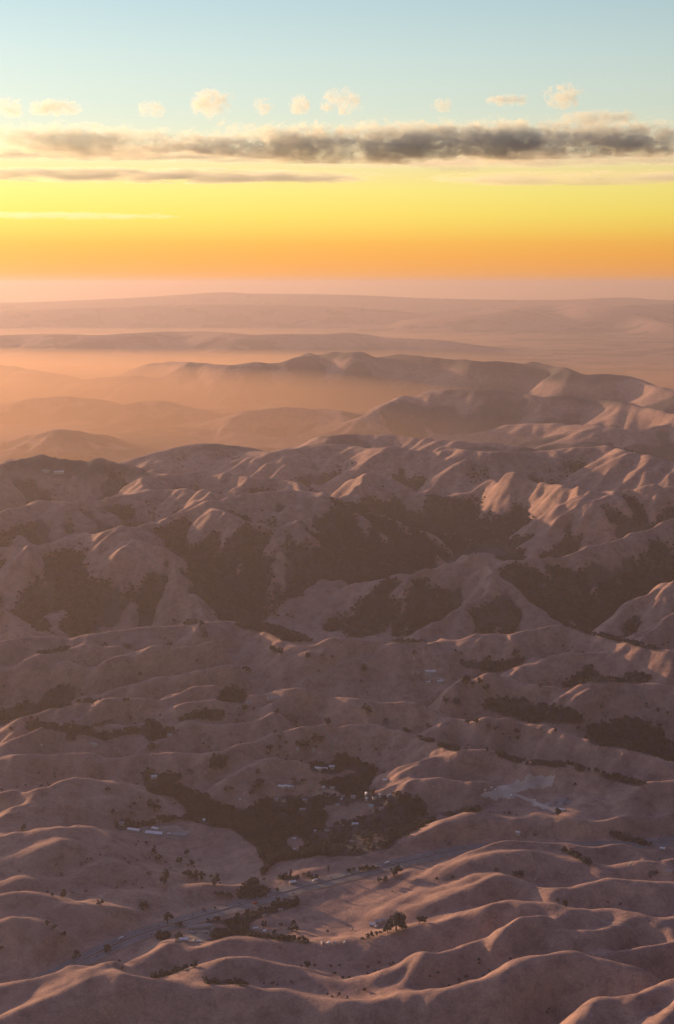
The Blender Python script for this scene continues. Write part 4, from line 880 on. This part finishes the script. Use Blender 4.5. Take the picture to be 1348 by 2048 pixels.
# explicit single trees: photo pixel of the foot and crown width in photo pixels
LONE = {
 ('oak_tree', 'dark round oak standing apart on the grass slope between ranch paddock and highway', 'lone oaks on the ranch slope'):
  [(309,1709,14),(316,1721,14),(373,1710,12),(360,1729,15),(384,1732,13),(258,1729,8),(298,1751,8)],
 ('oak_tree', 'tallest dark tree on the ranch slope, standing behind a low ridge', None): [(328,1770,27)],
 ('oak_tree', 'oak in the clump of three above the low ridge by the highway', 'clump above the low ridge'): [(376,1758,19),(390,1761,20),(404,1759,18)],
 ('oak_tree', 'flat topped tree tucked behind the low ridge crest', None): [(427,1769,24)],
 ('oak_tree', 'dark oak dotting the smooth hill above the ranch', 'oaks on the hill above the ranch'):
  [(225,1629,10),(263,1631,10),(268,1611,8),(299,1605,9),(309,1623,24),(280,1598,6),(215,1584,12)],
 ('oak_tree', 'dark oak on the hillside above the lower highway bend', 'oaks over the highway bend'): [(127,1796,16),(105,1793,9),(201,1811,14),(288,1822,20),(335,1848,22),(128,1873,11),(95,1851,12),(108,1858,10)],
 ('oak_tree', 'dark tree alone on a smooth grass hill facing the ranch slope', None): [(46,1662,14)],
 ('oak_tree', 'little tree in the saddle behind the lit crest where the highway vanishes', None): [(245,1940,8)],
 ('oak_tree', 'tree in the crease behind the rounded front hill', None): [(615,1936,16)],
 ('oak_tree', 'dark oak dotting the grass above the estate', 'oaks above the estate'):
  [(503,1590,14),(515,1579,18),(515,1549,12),(520,1576,20),(554,1428,12),(550,1467,9),(559,1478,9),(572,1488,7),(540,1502,14),(560,1499,10),(598,1496,16),(612,1497,18),(628,1485,18),(641,1485,16),(656,1451,16),(302,1499,18),(487,1422,14),(507,1421,8)],
 ('oak_tree', 'dark oak on the open upland grass between farm and skyline knoll', 'oaks on the open upland'):
  [(492,1345,14),(497,1345,10),(548,1305,20),(562,1311,16),(616,1317,12),(644,1314,8),(664,1316,7),(402,1254,14),(405,1266,12),(410,1277,12),(395,1325,8),(728,1344,16),(723,1364,8),(733,1425,20),(740,1427,14),(340,1295,12),(280,1351,8),(22,1462,10),(146,1447,8)],
 ('oak_tree', 'round dark oak on the slope below the upland farm', 'oaks below the upland farm'): [(931,1372,20),(945,1372,10),(959,1369,14),(973,1381,17)],
 ('oak_tree', 'dark oak on the upland grass beyond the gravel yard', 'oaks beyond the gravel yard'):
  [(892,1406,14),(915,1413,18),(935,1449,10),(952,1448,12),(976,1456,12),(991,1461,10),(1006,1471,6),(1020,1478,6),(1035,1480,9),(1034,1467,12),(931,1431,6),(1203,1417,8),(1158,1460,10),(1111,1464,8),(1149,1571,8),(1081,1375,9),(911,1305,7),(922,1310,8),(828,1309,9),(827,1363,6),(1030,1311,14)],
 ('oak_tree', 'small tree on the sunlit ridges rising from the near side of the highway', 'trees on the front ridges'): [(991,1743,9),(1031,1753,14),(1042,1753,14),(904,1758,9),(1116,1805,9),(1131,1815,14),(899,1693,9),(1116,1632,16)],
 ('oak_tree', 'broad tree on the near bank of the highway', 'trees on the near bank of the highway'): [(794,1750,22),(786,1752,16),(770,1764,12),(758,1766,12),(593,1805,14)],
 ('oak_tree', 'great dark spreading tree beside the pale farm buildings', None): [(792,1860,42)],
 ('oak_tree', 'dark tree leaning on the great tree by the farm', 'trees beside the great tree'): [(775,1864,22),(806,1862,24),(839,1847,16),(848,1845,14)],
 ('oak_tree', 'round tree on the terraced grass below the highway', 'trees on the terraced grass'): [(586,1851,12),(583,1864,14),(593,1863,14),(562,1855,10),(528,1856,14),(548,1868,12)],
 ('oak_tree', 'tree by the highway opposite the creek wood', 'trees opposite the creek wood'): [(434,1792,10),(444,1794,12),(455,1796,13),(463,1797,10),(430,1818,6),(408,1822,6),(555,1783,9),(529,1762,8)],
 ('cypress_tree', 'tall narrow dark cypress above the white roofed roadside house', None): [(581,1756,9)],
 ('cypress_tree', 'narrow cypress near the highway behind the gravel roadside yard', None): [(656,1748,8)],
}
trees = []         # x, y, z, crown width in metres, kind, label, group
for (kind, label, group), pts in LONE.items():
    for (u, v, wpx) in pts:
        x, y, z = pick(u, v); d = math.sqrt(x * x + y * y + (CAMZ - z) ** 2)
        trees.append((x, y, z, wpx * d / FPX, kind, label, group))
n_lone = len(trees)
rs = np.random.RandomState(3)
def grow(poly, d):
    P = np.array(poly, float); c = P.mean(0); q = P - c; L = np.hypot(q[:, 0], q[:, 1])[:, None] + 1e-6
    return c + q * (1 + d / L)
def scatter(poly, density, spacing, edge, near):
    """random feet on the ground seen inside a photo outline"""
    P = np.array(poly); us, vs_ = P[:, 0], P[:, 1]
    sel = VIS & (U_ > us.min() - edge) & (U_ < us.max() + edge) & (V_ > vs_.min() - edge) & (V_ < vs_.max() + edge)
    if not sel.any(): return np.zeros((0, 2))
    r0, r1 = RG[sel].min(), RG[sel].max(); a0, a1 = AA[sel].min(), AA[sel].max()
    area = 0.5 * (a1 - a0) * (r1 * r1 - r0 * r0)
    n = int(min(area / (spacing * spacing) * density, 90000))
    r = np.sqrt(rs.uniform(r0 * r0, r1 * r1, n)); a = rs.uniform(a0, a1, n)
    x, y = np.sin(a) * r, np.cos(a) * r; z = height(x, y)
    u, v = proj(x, y, z)
    sc = sample(S_NEAR if near else S_FAR, x, y)
    ok = (sc > (rs.uniform(0.36, 0.56, n) if near else rs.uniform(0.44, 0.64, n))) & inside(u, v, grow(poly, edge)) & ((CAMZ - z) / r <= sample(RUN, x, y) + 8e-4)
    if near:                                             # no trees on the houses or close before their fronts
        for bx_, by_, L_ in BLD:
            d_ = math.hypot(bx_, by_); fx, fy = bx_ / d_, by_ / d_
            al = -((x - bx_) * fx + (y - by_) * fy); ac = np.abs((x - bx_) * fy - (y - by_) * fx)
            ok &= ~((ac < L_ * 0.5 + 5) & (al > -9) & (al < 34))
    return np.stack([x[ok], y[ok]], 1)
massed = {'valley': [], 'roadside': [], 'upland': []}
wood_label = {'valley': [], 'roadside': [], 'upland': []}
for site, label, group, dens, poly in WOODS_NEAR:
    p = scatter(poly, dens, 7.0 if site != 'upland' else 7.5, 4, True)
    if not len(p): print('no trees in', label); continue
    sz = rs.uniform(6.5, 13.5, len(p)) * (0.85 if site == 'roadside' else 1.0)
    massed[site].append(np.column_stack([p, height(p[:, 0], p[:, 1]), sz])); wood_label[site] += [(label, group)] * len(p)
cand = []
for site in massed:
    massed[site] = np.concatenate(massed[site])
    for i, (x, y, z, w_) in enumerate(massed[site]): cand.append((w_ / math.hypot(x, y), site, i))
cand.sort(reverse=True)
take = cand[:max(0, 298 - n_lone)]
chosen = {s: set() for s in massed}
for _, site, i in take:
    chosen[site].add(i); x, y, z, w_ = massed[site][i]; label, group = wood_label[site][i]
    trees.append((x, y, z, w_, 'oak_tree', label, group))
crown_objs = []
rt_ = random.Random(12)
for k, (x, y, z, w_, kind, label, group) in enumerate(trees):
    e = bpy.data.objects.new(kind, None); C.objects.link(e); e.location = (x, y, z - 0.3); e.rotation_euler = (0, 0, rt_.uniform(0, 6.28))
    s_ = w_ * 1.12; e.scale = (s_, s_, s_ * rt_.uniform(0.9, 1.15))
    e['label'] = label; e['category'] = 'tree'
    if group: e['group'] = group
    c, tr = (CYPRESS if kind == 'cypress_tree' else (CROWNS[k % 5], TRUNKS[k % 5]))
    co_ = link('crown', c, None, e); link('trunk', tr, None, e)
    if kind == 'oak_tree' and len(crown_objs) < 5: crown_objs.append(co_)
print('trees', len(trees), 'lone', n_lone)

# ------------------------------------------------------------------ woods too many to count, massed
def massed_woods(name, pts):
    mp = bpy.data.meshes.new(name); mp.vertices.add(len(pts)); mp.vertices.foreach_set('co', np.ascontiguousarray(pts[:, :3] - np.array([0, 0, 0.3]), np.float32).ravel())
    a1 = mp.attributes.new('size', 'FLOAT', 'POINT'); a1.data.foreach_set('value', (pts[:, 3] * 1.12).astype(np.float32))
    a2 = mp.attributes.new('turn', 'FLOAT', 'POINT'); a2.data.foreach_set('value', rs.uniform(0, 6.28, len(pts)).astype(np.float32))
    mp.materials.append(M_leaf)
    o = link(name, mp, kind='stuff')
    ng = bpy.data.node_groups.new(name, 'GeometryNodeTree')
    ng.interface.new_socket('Geometry', in_out='INPUT', socket_type='NodeSocketGeometry'); ng.interface.new_socket('Geometry', in_out='OUTPUT', socket_type='NodeSocketGeometry')
    gi = N(ng, 'NodeGroupInput'); go = N(ng, 'NodeGroupOutput'); iop = N(ng, 'GeometryNodeInstanceOnPoints'); gi2 = N(ng, 'GeometryNodeGeometryToInstance')
    for c in crown_objs:
        oi_ = N(ng, 'GeometryNodeObjectInfo'); oi_.transform_space = 'ORIGINAL'; oi_.inputs[0].default_value = c; ng.links.new(oi_.outputs['Geometry'], gi2.inputs[0])
    na1 = N(ng, 'GeometryNodeInputNamedAttribute'); na1.data_type = 'FLOAT'; na1.inputs[0].default_value = 'size'
    na2 = N(ng, 'GeometryNodeInputNamedAttribute'); na2.data_type = 'FLOAT'; na2.inputs[0].default_value = 'turn'
    cx = N(ng, 'ShaderNodeCombineXYZ'); ng.links.new(na2.outputs[0], cx.inputs[2])
    ng.links.new(gi.outputs[0], iop.inputs['Points']); ng.links.new(gi2.outputs[0], iop.inputs['Instance']); iop.inputs['Pick Instance'].default_value = True
    ng.links.new(cx.outputs[0], iop.inputs['Rotation']); ng.links.new(na1.outputs[0], iop.inputs['Scale'])
    ng.links.new(iop.outputs[0], go.inputs[0])
    md = o.modifiers.new('trees', 'NODES'); md.node_group = ng
    return o
for site, arr in massed.items():
    keep = np.array([i not in chosen[site] for i in range(len(arr))])
    massed_woods({'valley': 'valley_wood', 'roadside': 'roadside_thicket', 'upland': 'upland_wood'}[site], arr[keep]); print(site, keep.sum())
far = [scatter(poly, d, 10.5, 14, False) for d, poly in WOODS_FAR]
# stray trees and scrub in the creases of the open country
n = 90000; r = np.sqrt(rs.uniform(2300.0 ** 2, 8800.0 ** 2, n)); a = rs.uniform(-0.27, 0.27, n); xs_, ys_ = np.sin(a) * r, np.cos(a) * r
hol = sample(hollow, xs_, ys_); wet = fbm(xs_ / 240, ys_ / 240, 177, 3)
p_ = np.clip(hol * 1.1 - 0.12, 0, 1) * smooth(0.46, 0.66, wet) * np.where(r < 4700, 0.35, 0.8)
far.append(np.stack([xs_, ys_], 1)[(rs.uniform(0, 1, n) < p_) & (np.array([np.min((HX - q) ** 2 + (HY - w) ** 2) for q, w in zip(xs_, ys_)]) > 45 ** 2)])
far = np.concatenate([p for p in far if len(p)])
far = np.column_stack([far, height(far[:, 0], far[:, 1]), rs.uniform(9, 17, len(far)) * np.where(np.hypot(far[:, 0], far[:, 1]) < 4700, 0.5, 1.0)])
massed_woods('canyon_wood', far); print('canyon', len(far))
for nm, lab in (('valley_wood', 'dark wood massed around the valley houses'), ('roadside_thicket', 'thickets along the highway and creek'), ('upland_wood', 'dark woods lining the upland gullies'), ('canyon_wood', 'dark woods clothing the canyon slopes beyond the upland')):
    bpy.data.objects[nm]['label'] = lab

# ------------------------------------------------------------------ haze
def volume_box(name, x0, x1, y0, y1, z0, z1, density, color, g):
    bm = bmesh.new()
    vv = [bm.verts.new((x, y, z)) for z in (z0, z1) for y in (y0, y1) for x in (x0, x1)]
    for f in ((0, 2, 3, 1), (4, 5, 7, 6), (0, 1, 5, 4), (2, 6, 7, 3), (0, 4, 6, 2), (1, 3, 7, 5)): bm.faces.new([vv[i] for i in f])
    me = bpy.data.meshes.new(name); bm.to_mesh(me); bm.free()
    o = bpy.data.objects.new(name, me); C.objects.link(o); o['kind'] = 'stuff'
    m = bpy.data.materials.new(name); m.use_nodes = True; t = m.node_tree; t.nodes.clear()
    ou = N(t, 'ShaderNodeOutputMaterial'); v = N(t, 'ShaderNodeVolumePrincipled')
    v.inputs['Color'].default_value = color + (1,); v.inputs['Density'].default_value = density; v.inputs['Anisotropy'].default_value = g
    t.links.new(v.outputs[0], ou.inputs['Volume'])
    me.materials.append(m)
    return o
ZMIN = float(Z.min())
volume_box('haze', -95000, 95000, -3000, 98000, ZMIN - 2, CAMZ + 100, HAZE_D, (0.54, 0.48, 0.50), 0.46)
# mist pooled in the far valleys: a bank whose top rises away from the viewer and thins towards the clear air at right
mist = volume_box('valley_mist', -1, 1, 8300, 90000, ZMIN - 1, 300, 1 / 3000.0, (0.66, 0.43, 0.26), 0.6)
bm = bmesh.new()
st = [(5600, 60, 20, 5), (7600, 170, 60, 10), (9800, 300, 260, 70), (12500, 390, 360, 150), (15500, 390, 350, 160), (19000, 280, 250, 110), (23000, 185, 155, 35), (28500, 110, 90, 18), (37000, 50, 40, 3), (54000, 8, 7, 3)]
rows = []
for (yy, zl, zc, zr) in st:
    xs_ = (-0.95 * yy, -0.25 * yy, -0.03 * yy, 0.15 * yy, 0.95 * yy)
    zt = (zl, zl, zc, zr, zr * 0.6)
    rows.append(([bm.verts.new((x, yy, ZMIN - 1)) for x in xs_], [bm.verts.new((x, yy, z_)) for x, z_ in zip(xs_, zt)]))
for i in range(len(rows) - 1):
    (b0, t0), (b1, t1) = rows[i], rows[i + 1]
    for k in range(4):
        bm.faces.new((t0[k], t0[k + 1], t1[k + 1], t1[k])); bm.faces.new((b0[k], b1[k], b1[k + 1], b0[k + 1]))
    bm.faces.new((b0[0], t0[0], t1[0], b1[0])); bm.faces.new((b0[4], b1[4], t1[4], t0[4]))
for (bb_, tt_), flip in ((rows[0], False), (rows[-1], True)):
    for k in range(4):
        f = (bb_[k], bb_[k + 1], tt_[k + 1], tt_[k]); bm.faces.new(f[::-1] if flip else f)
bmesh.ops.recalc_face_normals(bm, faces=bm.faces)
bm.to_mesh(mist.data); bm.free()

# ------------------------------------------------------------------ clouds, far beyond and above the haze
def cloud(u0, u1, v0, v1, dist, label, density, cut=0.42, grain=3.0, depth=None, flat=0.0, seed=0, group=None, g=0.35, streak=1.0, name='cloud'):
    uc, vc = (u0 + u1) / 2, (v0 + v1) / 2
    a, t_ = ray(uc, vc); a = float(a); t_ = float(t_)
    c = Vector((math.sin(a) * dist, math.cos(a) * dist, CAMZ - t_ * dist))
    px = dist / FPX
    sx, sz = (u1 - u0) / 2 * px * 1.25, (v1 - v0) / 2 * px * 1.3
    sy = depth / 2 if depth else max(sx * 0.5, sz)
    bm = bmesh.new(); bmesh.ops.create_icosphere(bm, subdivisions=4, radius=1.0)
    r = np.random.RandomState(seed)
    for q in bm.verts:                                   # squarish lens with a ragged skin
        d = q.co.copy(); k = 1.0 / max(1e-6, (abs(d.x) ** 4 + abs(d.y) ** 4 + abs(d.z) ** 4) ** 0.25)
        w_ = 0.92 + 0.10 * math.sin(5 * d.x + seed) * math.cos(4 * d.y + 2 * seed) + 0.06 * r.uniform(-1, 1)
        q.co = d * (1 + (k - 1) * 0.5) * w_
    me_ = bpy.data.meshes.new(name); bm.to_mesh(me_); bm.free()
    o = link(name, me_); o.location = c; o.scale = (sx, sy, sz); o.rotation_euler = (0, 0, -a)
    o['label'] = label; o['category'] = 'cloud'
    if group: o['group'] = group
    m = bpy.data.materials.new(name); m.use_nodes = True; t = m.node_tree; t.nodes.clear()
    ou = N(t, 'ShaderNodeOutputMaterial'); v = N(t, 'ShaderNodeVolumePrincipled')
    v.inputs['Color'].default_value = (0.92, 0.98, 0.84, 1); v.inputs['Anisotropy'].default_value = g
    tcx = N(t, 'ShaderNodeTexCoord')
    mp = N(t, 'ShaderNodeMapping'); mp.inputs['Scale'].default_value = (sx / sz / streak, sy / sz / streak, 1.0); mp.inputs['Location'].default_value = (seed * 3.7, seed * 1.3, seed)
    t.links.new(tcx.outputs['Object'], mp.inputs[0])
    no = N(t, 'ShaderNodeTexNoise'); no.inputs['Scale'].default_value = grain * 0.5; no.inputs['Detail'].default_value = 5; no.inputs['Roughness'].default_value = 0.68; no.inputs['Distortion'].default_value = 0.5
    t.links.new(mp.outputs[0], no.inputs['Vector'])
    se = N(t, 'ShaderNodeSeparateXYZ'); t.links.new(tcx.outputs['Object'], se.inputs[0])
    def M(op, a_, b_=None, c_=None):
        n = N(t, 'ShaderNodeMath', operation=op)
        for i, q in enumerate((a_, b_, c_)):
            if q is None: continue
            if isinstance(q, (int, float)): n.inputs[i].default_value = q
            else: t.links.new(q, n.inputs[i])
        return n.outputs[0]
    x4 = M('POWER', M('ABSOLUTE', se.outputs[0]), 3.0); y2 = M('POWER', M('ABSOLUTE', se.outputs[1]), 2.0)
    lo = N(t, 'ShaderNodeTexNoise'); lo.inputs['Scale'].default_value = 0.55; lo.inputs['Detail'].default_value = 2; t.links.new(mp.outputs[0], lo.inputs['Vector'])
    zz = M('MULTIPLY_ADD', M('SUBTRACT', lo.outputs['Fac'], 0.5), 1.3, se.outputs[2])
    zf = M('MULTIPLY_ADD', M('POWER', M('ABSOLUTE', zz), 2.0), 1.0, M('MULTIPLY', zz, flat))     # flat > 0: heavier below, frayed above
    fall = M('ADD', M('ADD', M('MULTIPLY', x4, 0.55), M('MULTIPLY', y2, 0.4)), M('MULTIPLY', zf, 0.55))
    lump = M('MULTIPLY_ADD', M('SUBTRACT', lo.outputs['Fac'], 0.5), 0.8, M('MULTIPLY_ADD', M('SUBTRACT', no.outputs['Fac'], 0.5), 1.5, 0.5))
    dn = M('SUBTRACT', M('SUBTRACT', lump, cut - 0.12), M('MULTIPLY', fall, 0.6))
    dd = N(t, 'ShaderNodeClamp'); t.links.new(M('MULTIPLY', dn, 6.5), dd.inputs[0])
    t.links.new(M('MULTIPLY', dd.outputs[0], density), v.inputs['Density'])
    t.links.new(v.outputs[0], ou.inputs['Volume']); me_.materials.append(m)
    return o
cloud(380, 1480, 242, 314, 46000, 'long heavy grey cloud bank with golden frayed top', 0.0018, 0.41, 5.0, 3500, 0.45, 3, streak=1.5, name='cloud_bank')
cloud(-120, 385, 250, 308, 47000, 'thinner gold tinged cloud bank trailing off beside the heavy grey one', 0.0011, 0.45, 5.0, 3000, 0.2, 5, streak=1.7, name='cloud_bank')
cloud(-120, 720, 342, 360, 60000, 'thin straight orange streak of cloud low under the banks', 0.0008, 0.36, 2.0, 6000, 0.0, 8, streak=5.0, name='cloud_streak')
cloud(-100, 560, 300, 316, 55000, 'thin golden streak of cloud along the underside of the thinner bank', 0.0008, 0.36, 2.0, 6000, 0.0, 9, streak=5.0, name='cloud_streak')
cloud(640, 1500, 312, 326, 55000, 'thin golden streak of cloud along the underside of the heavy bank', 0.0006, 0.36, 2.0, 6000, 0.0, 10, streak=5.0, name='cloud_streak')
cloud(1130, 1265, 222, 246, 44000, 'flat peach tinged cloudlet resting just over the heavy bank', 0.0014, 0.42, 2.6, 1500, 0.2, 13)
cloud(-80, 320, 426, 436, 70000, 'faintest low streak of cloud in the yellow of the sky', 0.00025, 0.36, 2.0, 5000, 0.0, 15, streak=6.0, name='cloud_streak')
cloud(845, 955, 318, 344, 50000, 'short slanting golden wisp hanging under the heavy bank', 0.0006, 0.42, 3.0, 1500, 0.0, 16, streak=2.0, name='cloud_wisp')
cloud(900, 1420, 346, 366, 65000, 'faint peach streak of cloud well below the thick end of the heavy bank', 0.0004, 0.38, 2.0, 5000, 0.0, 17, streak=5.0, name='cloud_streak')
PUFFS = [(-10, 44, 198, 232, 'small yellow puff of cloud over the sunset end of the thinner bank'), (66, 156, 200, 230, 'pointed yellow cloudlet like a leaf, first past the sunset end'),
         (278, 326, 204, 234, 'faint cream puff alone over the thinner bank'), (386, 472, 184, 240, 'ragged cream cloud tower over the gap between the banks'),
         (508, 546, 194, 226, 'round cream puff beside the ragged cloud tower'), (580, 618, 192, 226, 'round cream puff, between a smaller puff and the plump cloudlet'),
         (642, 722, 180, 226, 'plump bright cream cloudlet over the middle of the heavy bank'), (862, 905, 198, 222, 'small low puff alone over the heavy bank'),
         (975, 1056, 190, 210, 'flat thin white cloudlet beside the bright square one'), (1085, 1164, 170, 212, 'bright square shouldered cream cloudlet, highest over the heavy bank')]
for i, (u0, u1, v0, v1, lab) in enumerate(PUFFS):
    cloud(u0, u1, v0, v1, 42000, lab, 0.0022, 0.45, 4.0, None, 0.0, 20 + i, 'cream cloudlets over the banks')
